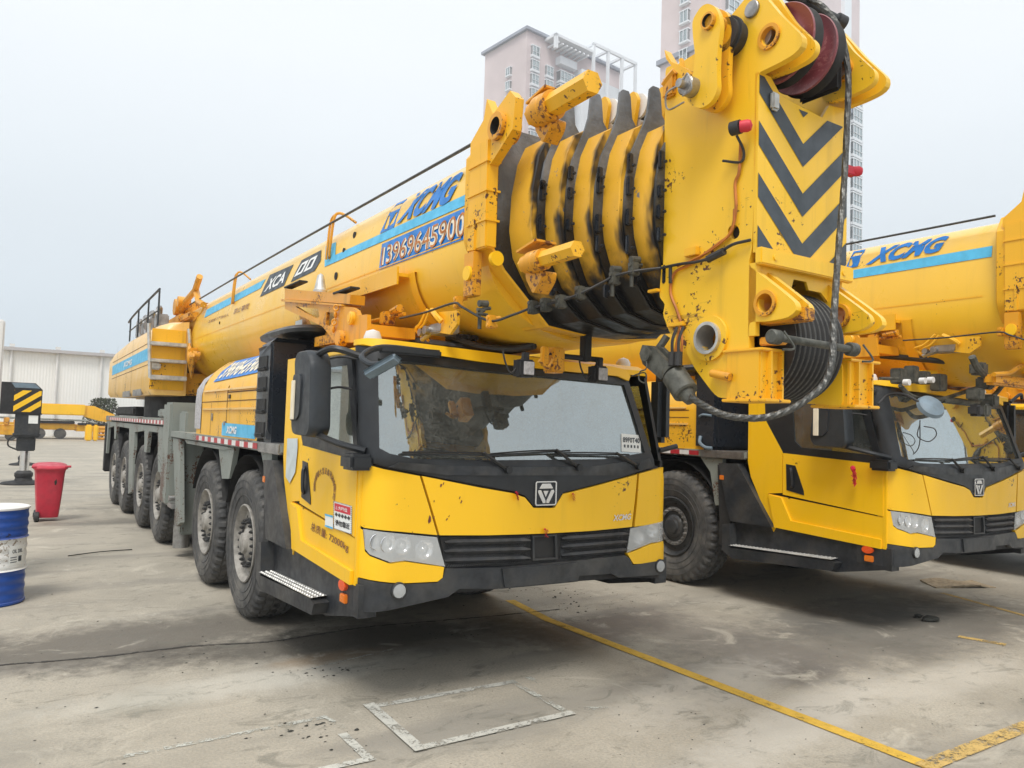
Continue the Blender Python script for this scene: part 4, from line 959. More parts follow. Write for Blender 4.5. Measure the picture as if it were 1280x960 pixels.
# ------------------------------------------------------------------ running gear
def make_wheel(x, y, s, rim_mat, loc=None):
    """outer face at x, s=+1 means the axle runs towards +x"""
    R_ = .665; W_ = .40; ax = Vector((s, 0, 0)); O = (x, y, R_)
    prof = [(.045, .335), (.03, .36), (.012, .44), (.0, .52), (.006, .585), (.02, .625), (.028, .640), (.05, .655), (.085, .662), (.09, .650), (.10, .650), (.105, .664), (.15, .666), (.16, .666), (.165, .652), (.175, .652), (.18, .666), (.22, .666)]
    prof = prof+[(W_-a, r) for a, r in reversed(prof)]
    n = 200
    def rad(j, i, r):
        a = prof[j][0]; e_ = min(a, W_-a)
        if r > .62 and e_ < .09 and i % 5 in (0, 1): return r-.020
        if r > .655 and e_ >= .09 and i % 5 in ((2, 3) if a < W_/2 else (0, 1)): return r-.014
        return r
    bm = NB(); lathe(bm, prof, O, ax, n, rad=rad, closed=True); 
    wroot = NB(); lathe(wroot, [(-.006, 0), (-.006, .075), (.002, .09), (.03, .10), (.04, .125), (.06, .14)], O, ax, 36); wh = link('wheel', wroot, rim_mat, crane)
    link('tyre', bm, 'rubber', wh, smooth=24)
    bm = NB(); lathe(bm, [(.05, .345), (.018, .352), (.012, .34), (.03, .325), (.075, .30), (.085, .275), (.078, .235), (.06, .17), (.06, .10)], O, ax, 56, cap=False)
    # vent holes are flat black discs, the dark of the openings painted on
    link('rim', bm, rim_mat, wh, smooth=30)
    bm = NB()
    for k in range(20):
        a = 2*pi*k/20; p = Vector((x+.062*s, y+cos(a)*.205, R_+sin(a)*.205)); cyl(bm, p, p-ax*.035, .016, n=6); cyl(bm, p-ax*.035, p-ax*.045, .010, n=6)
    lathe(bm, [(.05, .183), (.056, .183), (.056, .228), (.05, .228)], O, ax, 40, closed=True)
    link('nut_ring', bm, 'steel' if rim_mat == 'wheel_dark' else 'wheel_dark', wh)
    bm = NB()
    for k in range(10):
        a = 2*pi*(k+.5)/10; p = Vector((x+.088*s, y+cos(a)*.258, R_+sin(a)*.258)); cyl(bm, p, p-ax*.006, .021, n=12)
    link('vent_hole', bm, 'chassis_black', wh)
    bm = NB(); 
    for r0 in (.43, .50, .565): lathe(bm, [(.012 if r0 < .45 else .0, r0), (-.003 if r0 > .45 else .008, r0+.003), (.0 if r0 > .45 else .012, r0+.006)], O, ax, 72, cap=False)
    link('sidewall_ring', bm, 'rubber', wh)
    return wh
axles = [7.2, 8.83, 11.95, 13.68, 15.75, 17.3]
whs = []
w1 = make_wheel(XL, axles[0], 1, 'wheel_grey'); w2 = make_wheel(XR, axles[0], -1, 'wheel_grey')
def dup_child(o, par, delta):
    c = o.copy(); COL.objects.link(c); c.parent = par; c.location = o.location+Vector(delta); ORG[c.name] = ORG[o.name]+Vector(delta)
    for k in kids(o):
        d = k.copy(); COL.objects.link(d); d.parent = c
    return c
bpy.context.view_layer.update()
for y in axles[1:]:
    dup_child(w1, crane, (0, y-axles[0], 0)); dup_child(w2, crane, (0, y-axles[0], 0))
for y in axles:
    bm = NB(); cyl(bm, (XL+.2, y, .665), (XR-.2, y, .665), .09, n=16); box(bm, (XC-.25, y-.25, .45), (XC+.25, y+.25, .92), .06); box(bm, (XL+.42, y-.12, .5), (XL+.7, y+.12, .85), .04); box(bm, (XR-.7, y-.12, .5), (XR-.42, y+.12, .85), .04); part('axle', bm, 'chassis_black')
bm = NB()
for x0 in (2.45, 3.5): box(bm, (x0, 5.0, .85), (x0+.35, 18.9, 1.45), .02)
box(bm, (2.45, 4.9, .75), (3.85, 5.6, 1.2)); box(bm, (2.45, 10.3, .6), (3.85, 11.2, 1.4)); box(bm, (2.3, 5.6, 1.3), (4.0, 6.9, 1.5))
part('chassis_frame', bm, 'chassis_black')
# inner fenders: arched sheets over each axle
for y in axles:
    for xa, xb in ((XL+.02, XL+.5), (XR-.5, XR-.02)):
        bm = NB(); n = 12; pr = None
        for i in range(n+1):
            a = pi*(.12+.76*i/n); r_ = (xa, xb); yy_, zz_ = y+cos(a)*.80, .665+sin(a)*.80
            c__ = (bm.verts.new((xa, yy_, zz_)), bm.verts.new((xb, yy_, zz_)))
            if pr: bm.faces.new((pr[0], c__[0], c__[1], pr[1]))
            pr = c__
        part('mud_guard', bm, 'chassis_black')
# decks
bm = NB(); box(bm, (XL-.02, 6.08, 1.52), (XR+.02, 10.95, 1.60), .008); dk = part('front_deck', bm, 'grey_green_paint')
bm = NB(); box(bm, (XL-.02, 11.3, 1.66), (XR+.02, 18.9, 1.76), .008); dk2 = part('rear_deck', bm, 'grey_green_paint')
def tape(y0, y1, z, h, par, x=XL-.025):
    bm = NB(); y = y0; k = 0
    while y < y1:
        qface(bm, quad((x, y, z), (x, min(y+.15, y1), z), (x, min(y+.15, y1), z+h), (x, y, z+h)), mi=k % 2); y += .15; k += 1
    link('reflective_tape', bm, ['tape_red', 'tape_white'], par, smooth=0)
tape(6.75, 9.3, 1.535, .05, dk); tape(11.45, 18.2, 1.675, .055, dk2)
bm = NB(); box(bm, (XL-.03, 6.1, 1.515), (XL+.3, 6.72, 1.60), .006)
for k in range(5): box(bm, (XL-.034, 6.1, 1.525+k*.015), (XL-.02, 6.7, 1.531+k*.015), 0)
part('deck_corner', bm, 'steel')
# side fascia with legs between the wheels
for x0, x1 in ((XL, XL+.05), (XR-.05, XR)):
    bm = NB()
    xplate(bm, [[(18.95, 1.64), (18.95, .95), (18.6, .95), (18.5, 1.5), (17.5, 1.56), (17.35, 1.3), (17.15, 1.3), (17.0, 1.56), (15.2, 1.55), (15.05, 1.0), (14.85, .42), (14.4, .5), (14.5, 1.5), (13.4, 1.55), (13.3, 1.22), (13.05, 1.22), (12.95, 1.55), (12.1, 1.55), (12.0, 1.2), (11.9, 1.0), (11.7, 1.0), (11.62, 1.64)]], x0, x1-x0)
    part('side_fascia', bm, 'grey_green_paint', smooth=20)
    bm = NB(); xplate(bm, [[(10.9, 1.51), (10.4, 1.51), (10.1, .5), (10.35, .42)]], x0, x1-x0); xplate(bm, [[(10.1, 1.51), (7.95, 1.51), (7.7, 1.5), (8.1, 1.47), (8.6, 1.47), (9.95, 1.47)]], x0, x1-x0)
    xplate(bm, [[(8.35, 1.51), (7.68, 1.51), (7.82, 1.2), (8.12, 1.18)]], x0+.01, x1-x0); xplate(bm, [[(6.75, 1.51), (6.42, 1.51), (6.4, 1.0), (6.52, .98), (6.6, 1.35)]], x0+.01, x1-x0)
    part('wheel_bay_plate', bm, 'grey_green_paint', smooth=20)
for s_, x0, x1 in ((1, XL-.04, XL+.36), (-1, XR-.36, XR+.04)):
    ob = NB(); box(ob, (x0, 10.95, .62), (x1, 11.45, 1.98), .03); oo = part('outrigger_box', ob, 'grey_green_paint')
    ob = NB(); box(ob, (x0+.1, 10.42, .3), (x1-.06, 10.86, 1.86), .02); part('outrigger_jack', ob, 'grey_green_paint')
    ob = NB(); cyl(ob, (x0+.16, 10.62, .12), (x0+.16, 10.62, .4), .1, n=18); box(ob, (x0+.0, 10.5, .62), (x0+.12, 10.8, .68), .01); cyl(ob, (x0-.02, 10.6, .75), (x0+.1, 10.6, .75), .035, n=12); part('jack_foot', ob, 'steel')
    ob = NB(); xx = x0-.003 if s_ > 0 else x1+.003; bm2 = ob; bm2.faces.new([bm2.verts.new((xx+(.095 if s_ > 0 else -.055), a_, b_)) for a_, b_ in ((10.45, 1.0), (10.82, .9), (10.82, 1.12), (10.45, 1.22))]); part('hazard_mark', ob, 'yellow_paint', smooth=0)
bm = NB(); box(bm, (XL+.1, 18.9, .7), (XR-.1, 19.05, 1.7), .02); box(bm, (XL-.02, 18.75, .55), (XL+.25, 19.0, 1.6), .02); part('tail_frame', bm, 'chassis_black')
bm = NB(); cyl(bm, (XC, 14.6, 1.76), (XC, 14.6, 2.14), 1.15, n=48); part('turntable', bm, 'chassis_black')
bm = NB(); box(bm, (XL+.1, 15.6, 1.77), (XL+.7, 18.4, 1.95), .04); part('storage_tray', bm, 'chassis_black')
bm = NB(); box(bm, (XL+.15, 12.0, 1.77), (XL+.6, 13.2, 1.9), .02); cyl(bm, (XL+.3, 12.2, 1.9), (XL+.35, 13.6, 1.86), .05, n=10); part('deck_bracket', bm, 'grey_green_paint')
# ------------------------------------------------------------------ engine housing between cab and outrigger
def hood_x(z): return XL+.02+(.0 if z < 2.05 else .28*((z-2.05)/.4)**2)
def hsec(y):
    zt = 2.44-.0*(y-6.7); k = max(0, (y-9.2)/.7); zt -= .16*k*k
    return zt
bm = NB(); rows = []
ys = [6.72+i*(9.88-6.72)/20 for i in range(21)]
for y in ys:
    zt = hsec(y); row = []
    k = max(0, (y-9.35)/.53); ins = .10*k**3
    for z in (1.60, 1.75, 1.9, 2.05, 2.15, 2.25, 2.33, 2.39, 2.44):
        zz = 1.60+(z-1.60)*(zt-1.60)/(2.44-1.60); row.append(bm.verts.new((hood_x(z)+ins, y, zz)))
    row.append(bm.verts.new((2.3, y, zt+.01))); row.append(bm.verts.new((2.72, y, zt-.1))); row.append(bm.verts.new((2.72, y, 1.6)))
    rows.append(row)
for r0, r1 in zip(rows, rows[1:]):
    for i in range(len(r0)-1): bm.faces.new((r0[i], r1[i], r1[i+1], r0[i+1]))
bm.faces.new(rows[0]); bm.faces.new(rows[-1][::-1])
eh = part('engine_housing', bm, 'worn_yellow', smooth=40)
def on_hood(y, z, o=.006): return Vector((hood_x(z)-o, y, z))
def hpatch(name, loop, mat, o=.006, par=None, grid=.12, th=0):
    bm = NB(); sheet(bm, [loop], lambda y, z: on_hood(y, z, o), (lambda y, z: on_hood(y, z, o-th)) if th else None, grid=grid); return part(name, bm, mat, par or eh, smooth=30)
hp = hpatch('number_panel', sx_([(273, 478), (325, 466), (326, 436), (274, 450)], XL+.1), 'logo_blue')
nq = sx_([(273, 478), (325, 466), (326, 436), (274, 450)], XL+.1)
NQ = lambda u, v: ((nq[0][0]*(1-u)+nq[1][0]*u)*(1-v)+(nq[3][0]*(1-u)+nq[2][0]*u)*v, (nq[0][1]*(1-u)+nq[1][1]*u)*(1-v)+(nq[3][1]*(1-u)+nq[2][1]*u)*v)
bm = NB(); lettering(bm, '13969645900', lambda u, v: on_hood(*NQ(.03+.94*u, .10+.80*v), .010), .03); part('panel_number', bm, 'text_cream', hp, smooth=0)
yb = [sx_([(p, q)], XL+.02)[0] for p, q in ((277, 543), (319, 543.5), (320, 530), (278, 528))]
hb = hpatch('stripe', [(8.25, 1.615), (6.98, 1.615), (6.98, 1.735), (8.25, 1.745)], 'light_blue')
bm = NB(); lettering(bm, 'XCMG', lambda u, v: on_hood(8.05-.42*u, 1.64+.075*v, .010), .04, .25); part('stripe_lettering', bm, 'logo_white', hb, smooth=0)
bm = NB()
for loop in ([(6.95, 2.05), (8.1, 2.05), (8.1, 2.06), (6.95, 2.06)], [(6.95, 1.965), (9.3, 1.96), (9.3, 1.968), (6.95, 1.973)], [(8.1, 2.06), (8.105, 1.62), (8.09, 1.62), (8.085, 2.36), (8.1, 2.36)], [(8.8, 1.95), (8.81, 1.61), (8.80, 1.61), (8.79, 1.95)], [(9.3, 2.2), (9.31, 1.61), (9.29, 1.61), (9.28, 2.2)]):
    sheet(bm, [loop], lambda y, z: on_hood(y, z, .004), grid=.2)
part('panel_seam', bm, 'seam_dark', eh, smooth=0)
hpatch('raised_rib', [(6.97, 1.88), (9.2, 1.875), (9.2, 1.895), (6.97, 1.90)], 'faded_yellow', .016, th=.02, grid=0)
hpatch('raised_rib', [(7.0, 2.075), (9.2, 2.075), (9.2, 2.095), (7.0, 2.095)], 'faded_yellow', .016, th=.02, grid=0)
hpatch('lock', [(8.02, 1.99), (7.96, 1.99), (7.96, 2.03), (8.02, 2.03)], 'black_plastic', .012, th=.02, grid=0)
hpatch('latch', [(8.18, 1.72), (8.12, 1.72), (8.12, 1.76), (8.18, 1.76)], 'steel', .012, th=.02, grid=0)
hpatch('latch', [(8.74, 1.76), (8.70, 1.76), (8.70, 1.84), (8.74, 1.84)], 'steel', .012, th=.02, grid=0)
sc_ = hpatch('air_screen', [(9.30, 1.66), (9.62, 1.66), (9.64, 1.85), (9.62, 2.12), (9.54, 2.24), (9.30, 2.31)], 'screen_grey', .0, th=.0)
sc_.location.x -= .006
for i, c0 in enumerate((9.45, 9.56, 9.67, 9.78)):
    pass
# black intake column with moulded pockets
bm = NB(); xplate(bm, [[(6.94, 1.60), (6.94, 2.36), (6.90, 2.45), (6.56, 2.47), (6.50, 2.42), (6.50, 1.60)]], XL-.01, .8,)
bmesh.ops.bevel(bm, geom=[e for e in bm.edges if e.calc_length() > .3 and abs((e.verts[0].co-e.verts[1].co).normalized().x) < .3], offset=.03, segments=2, affect='EDGES')
ic = part('air_intake_column', bm, 'intake_black')
for k, z in enumerate((1.70, 1.90, 2.09, 2.27)):
    bm = NB(); box(bm, (XL-.018, 6.60, z-.055), (XL-.006, 6.86, z+.07), .005); box(bm, (XL-.035, 6.61, z-.06), (XL-.01, 6.85, z-.03), .01); part('intake_pocket', bm, 'grey_plastic' if False else 'chassis_black', ic)
    bm = NB(); box(bm, (XL-.036, 6.62, z-.034), (XL-.012, 6.84, z-.026), .003); part('pocket_lip', bm, 'mirror_plastic', ic)
bm = NB(); n = 32
for z, k in ((2.52, .86), (2.55, 1.0), (2.58, 1.0), (2.62, .84), (2.63, .5)):
    pass
rows = []
for z, k in ((2.515, .80), (2.545, 1.0), (2.575, 1.02), (2.61, .90), (2.625, .6)):
    rows.append([bm.verts.new((2.30+.34*k*math.copysign(abs(cos(2*pi*i/n))**.6, cos(2*pi*i/n)), 6.95+.70*k*math.copysign(abs(sin(2*pi*i/n))**.6, sin(2*pi*i/n)), z)) for i in range(n)])
for r0, r1 in zip(rows, rows[1:]):
    for i in range(n): bm.faces.new((r0[i], r0[(i+1) % n], r1[(i+1) % n], r1[i]))
bm.faces.new(rows[0]); bm.faces.new(rows[-1]); box(bm, (2.1, 6.6, 2.42), (2.5, 7.1, 2.53), .02); part('air_filter_cap', bm, 'black_plastic')
# ------------------------------------------------------------------ superstructure
def ss_sec(y):
    f = max(0, (13.5-y)/.5); b = max(0, (y-16.5)/2.5)
    return .12*f*f, 2.12+.04*b, 3.24-.10*max(0, b)+(.04)
bm = NB(); rows = []
for y in [13.0, 13.08, 13.2, 13.5, 14.5, 15.5, 16.5, 17.2, 17.9, 18.5, 18.9, 19.0]:
    ins, zb, zt = ss_sec(y); k = .12 if y > 18.95 or y < 13.05 else 0
    if y < 13.3: ins = .16*(1-sqrt(max(0, 1-((13.3-y)/.3)**2)))
    rows.append([bm.verts.new(v) for v in ((XL+ins+.05, y, zb), (XL+ins, y, zb+.08), (XL+ins, y, 2.6), (XL+ins, y, zt-.25), (XL+ins+.10, y, zt-.06), (XL+ins+.25, y, zt), (2.36, y, zt+.02), (2.36, y, zb))])
for r0, r1 in zip(rows, rows[1:]):
    for i in range(len(r0)): k = (i+1) % len(r0); bm.faces.new((r0[i], r1[i], r1[k], r0[k]))
bm.faces.new(rows[0]); bm.faces.new(rows[-1][::-1]); hs = part('superstructure_housing', bm, 'faded_yellow', smooth=40)
bm = NB(); box(bm, (2.36, 13.3, 2.14), (4.18, 18.9, 2.5), .03); box(bm, (4.18, 13.2, 2.14), (4.45, 18.9, 3.1), .05); box(bm, (2.4, 16.5, 2.5), (4.1, 18.6, 3.2), .08); part('superstructure_deck', bm, 'worn_yellow')
bm = NB(); sheet(bm, [[(13.32, 2.68), (18.4, 2.62), (18.4, 2.82), (13.32, 2.88)]], lambda y, z: Vector((XL-.004, y, z)), grid=0); ls = part('stripe', bm, 'light_blue', hs)
bm = NB(); lettering(bm, 'XCMG', lambda u, v: Vector((XL-.008, 16.5-1.2*u, 2.70+.10*v)), .03, .2); part('stripe_lettering', bm, 'logo_white', ls, smooth=0)
bm = NB(); box(bm, (XL-.006, 14.0, 2.12), (XL+.02, 15.0, 2.24), .01); box(bm, (XL-.006, 15.4, 2.12), (XL+.02, 16.4, 2.24), .01); part('corner_guard', bm, 'steel', hs)
bm = NB()
for lp in ([(17.6, 2.15), (17.62, 2.15), (17.62, 3.2), (17.6, 3.2)], [(15.3, 2.15), (15.315, 2.15), (15.315, 3.2), (15.3, 3.2)], [(13.34, 2.60), (18.4, 2.54), (18.4, 2.55), (13.34, 2.61)], [(13.34, 2.95), (18.4, 2.89), (18.4, 2.90), (13.34, 2.96)]):
    sheet(bm, [lp], lambda y, z: Vector((XL-.003, y, z)))
part('panel_seam', bm, 'seam_dark', hs, smooth=0)
# ladder on the front face
lad = NB()
def LD(px, py): return PY(px, py, 12.9)
cyl(lad, LD(186, 404), LD(187.5, 472), .026, n=10); part_l = part('ladder_rail', lad, 'aluminium')
lad = NB(); cyl(lad, LD(236, 411), LD(238.5, 441), .026, n=10); part('ladder_rail', lad, 'aluminium')
for a_, b_ in (((188, 428), (233, 433)), ((188, 449.5), (233, 453.5)), ((188, 470), (233, 475))):
    lad = NB(); p, q = LD(*a_), LD(*b_); box(lad, (p.x, p.y-.05, min(p.z, q.z)-.02), (q.x, p.y+.08, max(p.z, q.z)+.02), .01); part('ladder_rung', lad, 'aluminium')
lad = NB(); box(lad, (LD(190, 440).x, 12.98, 2.2), (LD(233, 440).x, 13.01, 3.15), .005); part('ladder_panel', lad, 'worn_yellow')
lad = NB(); p = LD(195, 457); box(lad, (p.x-.08, p.y+.0, p.z-.06), (p.x+.07, p.y+.06, p.z+.05), .02); part('work_lamp', lad, 'aluminium')
# railing and equipment on the top
bm = NB()
rl = [Vector((1.97, y, z)) for y, z in ((13.5, 3.85), (14.3, 3.82), (15.4, 3.78), (16.6, 3.72), (17.2, 3.66))]
tube(bm, rl, .02, n=6)
for y, z in ((13.5, 3.85), (14.6, 3.8), (15.8, 3.76), (16.9, 3.7)): tube(bm, [(1.97, y, 3.25), (1.97, y, z)], .016, n=6, smooth=False)
tube(bm, [(1.97, 13.5, 3.5), (1.97, 15, 3.5), (1.97, 17, 3.46)], .013, n=6)
part('guard_rail', bm, 'mirror_plastic')
bm = NB(); rr = random.Random(4)
for i in range(4):
    y = 13.9+i*.75; tube(bm, [(2.05, y, 3.28), (2.02, y+.1, 3.55), (2.1, y+.25, 3.62), (2.1, y+.4, 3.3)], .03, n=6); box(bm, (2.0, y, 3.26), (2.2, y+.2, 3.5), .02)
part('hydraulic_fittings', bm, 'steel')
# ------------------------------------------------------------------ telescopic boom
BOOM = []       # parts that belong to the boom (the neighbour's boom sits a little higher)
def bpart(name, bm, mat, parent=None, **k):
    o = part(name, bm, mat, parent, **k)
    if parent is None: BOOM.append(o)
    return o
def half(a, zb, zt, k=0):
    pts = []
    for i in range(15):
        t = pi/2*i/14; pts.append((-a*(sin(t)**.85), 2.97+(zb-2.97)*cos(t)**.9))
    pts += [(-a+.01, 3.15), (-a+.055, zt-.22), (-a+.085, zt-.10), (-a+.14, zt-.03), (-a+.23, zt), (-a*.3, zt+.01)]
    return pts
def sec(a, zb=2.37, zt=3.60):
    h = half(a, zb, zt); return h+[(-x, z) for x, z in h[::-1][0:]][0:-1]
A0 = .87
def xs(z, a=A0):
    h = half(a, 2.37, 3.60)
    for (x0, z0), (x1, z1) in zip(h, h[1:]):
        if z0 <= z <= z1: return BC+x0+(x1-x0)*(z-z0)/(z1-z0+1e-9)
    return BC-a+.23
def extr(bm, loop, y0, y1, mi=0, capmi=None, bev=0):
    R = []
    ys = [y0, y1] if not bev else [y0, y0+bev, y1-bev, y1]
    cx = sum(p[0] for p in loop)/len(loop); cz = sum(p[1] for p in loop)/len(loop)
    for j, y in enumerate(ys):
        k = bev if (bev and j in (0, len(ys)-1)) else 0
        R.append([bm.verts.new((BC+x*(1-k*.9), y, z+(cz-z)*k*.9)) for x, z in loop])
    n = len(loop)
    for A, B in zip(R, R[1:]):
        for i in range(n): bm.faces.new((A[i], A[(i+1) % n], B[(i+1) % n], B[i])).material_index = mi
    for r in (R[0], R[-1]): bm.faces.new(r).material_index = mi if capmi is None else capmi
bm = NB(); L_ = sec(A0)
R = [[bm.verts.new((BC+x, y, z)) for x, z in L_] for y in (4.0, 5.5, 7, 8.5, 10, 11.5, 13, 14.2, 15.2)]
for A, B in zip(R, R[1:]):
    for i in range(len(L_)): bm.faces.new((A[i], A[(i+1) % len(L_)], B[(i+1) % len(L_)], B[i]))
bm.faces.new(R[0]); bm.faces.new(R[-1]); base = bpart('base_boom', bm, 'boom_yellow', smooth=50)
def bcv(l): return [tuple(PX(a, b, 2.4).yz) for a, b in l]
def bdecal(name, pts, mat, par, o=.005, px=True, th=0, grid=.12, cv=bcv):
    bm = NB(); lp = cv(pts) if px else pts
    sheet(bm, [lp], lambda y, z: Vector((xs(z)-o, y, z)), (lambda y, z: Vector((xs(z)-o+th, y, z))) if th else None, grid=grid)
    return link(name, bm, mat, par, smooth=30)
def btext(name, body, pts, mat, par, o=.009, bold=.03, shear=0, px=True, cv=bcv):
    q = cv(pts) if px else pts
    def fn(u, v):
        y = (q[0][0]*(1-u)+q[1][0]*u)*(1-v)+(q[3][0]*(1-u)+q[2][0]*u)*v; z = (q[0][1]*(1-u)+q[1][1]*u)*(1-v)+(q[3][1]*(1-u)+q[2][1]*u)*v
        return Vector((xs(z)-o, y, z))
    bm = NB(); lettering(bm, body, fn, bold, shear); return link(name, bm, mat, par, smooth=0)
DEC1 = []
d = bdecal('boom_stripe', [(398, 306), (411, 301), (414, 318), (584, 238), (584, 253), (402.6, 333)], 'light_blue', base); DEC1.append(d)
d = bdecal('boom_stripe', [(253, 386.5), (325, 347.5), (321, 359.5), (252, 397)], 'light_blue', base); DEC1.append(d)
d = bdecal('name_panel', [(322.5, 371), (329.5, 342.6), (359, 329.4), (352, 356.7)], 'panel_grey', base); DEC1.append(d)
d = btext('panel_letters', 'XCA', [(327, 365), (350.5, 353), (353.5, 337), (332, 348)], 'logo_white', base, shear=.1); DEC1.append(d)
d = bdecal('name_panel', [(360.5, 352.5), (369, 324), (393, 311), (395.6, 324), (390, 338)], 'panel_grey', base); DEC1.append(d)
q_ = bcv([(364, 346), (386, 334.5), (390.5, 317.5), (371, 328)])
def f00(u, v):
    y = (q_[0][0]*(1-u)+q_[1][0]*u)*(1-v)+(q_[3][0]*(1-u)+q_[2][0]*u)*v; z = (q_[0][1]*(1-u)+q_[1][1]*u)*(1-v)+(q_[3][1]*(1-u)+q_[2][1]*u)*v
    return Vector((xs(z)-.009, y, z))
bm = NB()
for u0 in (0, .54): sheet(bm, [[(u0, 0), (u0+.42, 0), (u0+.46, .08), (u0+.46, 1), (u0+.04, 1), (u0, .92)], [(u0+.13, .2), (u0+.13, .8), (u0+.33, .8), (u0+.33, .2)]], f00)
DEC1.append(link('panel_letters', bm, 'logo_white', base, smooth=0))
d = bdecal('number_panel', [(474, 337.5), (475, 304.7), (584, 256.6), (583.6, 298)], 'logo_blue', base); DEC1.append(d)
d = btext('panel_number', '13969645900', [(477, 333), (582, 295), (582.5, 262.5), (478, 309)], 'text_cream', base, bold=.045); DEC1.append(d)
d = btext('panel_number', '13969645900', [(477, 333), (582, 295), (582.5, 262.5), (478, 309)], 'pipe_orange', base, bold=-.012, o=.012); DEC1.append(d)
d = btext('maker_letters', 'XCMG', [(489, 279.5), (559, 251), (568, 209), (502, 240)], 'logo_blue', base, shear=.25, bold=.05); DEC1.append(d)
def logo_block(pts, cv=bcv, px=True):
    q = cv(pts) if px else pts
    def fn(u, v, o=.005):
        y = (q[0][0]*(1-u)+q[1][0]*u)*(1-v)+(q[3][0]*(1-u)+q[2][0]*u)*v; z = (q[0][1]*(1-u)+q[1][1]*u)*(1-v)+(q[3][1]*(1-u)+q[2][1]*u)*v
        return Vector((xs(z)-o, y, z))
    bm = NB(); sheet(bm, [[(0, 0), (1, 0), (1, 1), (0, 1)], [(.08, .66), (.92, .66), (.92, .86), (.2, .90)], [(.10, .56), (.26, .56), (.5, .22), (.46, .08), (.2, .1)], [(.90, .56), (.74, .56), (.56, .22), (.6, .12), (.88, .2)]], fn)
    return link('maker_logo', bm, 'logo_blue', base, smooth=0)
DEC1.append(logo_block([(469, 291), (486, 284), (492, 244.5), (478, 251)]))
d = btext('small_lettering', '起重臂下严禁站人', [(259.5, 404), (285, 395), (285.5, 391), (260, 400)], 'text_brown', base, bold=0); DEC1.append(d)
d = btext('small_lettering', '禁止攀爬', [(291, 393), (310, 386), (311, 378), (292, 386)], 'text_brown', base, bold=0); DEC1.append(d)
# weld seam, flange plate, strap
bdecal('weld_seam', [(4.3, 3.005), (13.4, 3.005), (13.4, 3.013), (4.3, 3.013)], 'worn_yellow', base, px=False, o=.006)
bm = NB(); lp = bcv([(439, 369), (512, 341), (513, 351), (440, 379)])
y0, y1 = lp[1][0], lp[0][0]
box(bm, (2.31, y0, 2.86), (2.42, y1+.3, 2.885)); box(bm, (2.30, y0, 2.80), (2.315, y1+.3, 2.93)); link('side_bracket', bm, 'worn_yellow', base)
bm = NB(); ys_ = bcv([(517, 330)])[0][0]
h = half(A0+.018, 2.35, 3.6); h = [p for p in h if p[1] < 2.95]
prev = None
for x, z in h+[(-x, z) for x, z in h[::-1]]:
    r = [bm.verts.new((BC+x, ys_+dy, z)) for dy in (-.05, .05)]
    if prev: bm.faces.new((prev[0], prev[1], r[1], r[0]))
    prev = r
link('strap', bm, 'worn_yellow', base)
for (px, py, s) in ((434.5, 292.5, .03), (424.5, 312.5, .025), (419.5, 345, .035), (274, 403.5, .02), (284, 369, .015)):
    bm = NB(); y, z = PX(px, py, 2.4).yz; x = xs(z); cyl(bm, (x-.008, y, z), (x+.02, y, z), s, n=14); link('drain_hole', bm, 'chassis_black', base, smooth=0)
# hoops and the rope on top
for (px, py) in ((418, 300), (296, 366)):
    y = PX(px, py, 2.45).y; bm = NB()
    tube(bm, [(2.425, y+.05, 3.30), (2.42, y+.02, 3.42), (2.43, y-.02, 3.66), (2.46, y-.05, 3.715), (2.50, y-.14, 3.68), (2.55, y-.26, 3.60)], .013, n=6); tube(bm, [(2.415, y+.10, 3.3), (2.415, y+.08, 3.42), (2.43, y+.06, 3.66), (2.455, y-.03, 3.72)], .011, n=6)
    link('rope_hoop', bm, 'rust_yellow', base)
bm = NB(); tube(bm, [(2.42, 4.2, 3.615), (2.42, 9, 3.64), (2.42, 13.4, 3.63)], .011, n=6); bpart('hoist_rope', bm, 'rope_steel')
# tail assembly of the boom over the superstructure
bm = NB()
yplate(bm, [[(2.35, 2.95), (2.3, 3.35), (2.6, 3.78), (2.9, 3.78), (3.0, 3.2)]], 14.0, .12); box(bm, (2.3, 13.6, 3.3), (2.5, 14.9, 3.5), .03); box(bm, (2.32, 12.9, 3.35), (2.5, 13.8, 3.46), .02)
tube(bm, [(2.4, 14.3, 3.5), (2.4, 13.6, 3.72), (2.4, 12.9, 3.80), (2.4, 12.6, 3.98)], .05, n=8, smooth=False); tube(bm, [(2.42, 12.95, 3.82), (2.42, 12.7, 3.6), (2.42, 12.3, 3.5)], .05, n=8, smooth=False)
cyl(bm, (2.3, 14.1, 3.66), (2.55, 14.1, 3.66), .14, n=18); cyl(bm, (2.3, 13.8, 3.72), (2.5, 13.8, 3.72), .09, n=14)
tube(bm, [(2.33, 12.55, 3.28), (2.33, 12.0, 3.34), (2.33, 11.8, 3.42)], .012, n=5)
bpart('boom_tail_linkage', bm, 'rust_yellow')
bm = NB()
for i in range(5): tube(bm, [(2.36, 12.9-.06*i, 2.95-.05*i), (2.3, 12.6-.1*i, 2.7), (2.4, 12.8, 2.4)], .02, n=6)
box(bm, (2.3, 12.5, 2.62), (2.42, 12.7, 2.85), .02); cyl(bm, (2.3, 12.3, 2.72), (2.4, 12.3, 2.72), .07, n=14)
bpart('tail_hoses', bm, 'rust_yellow')
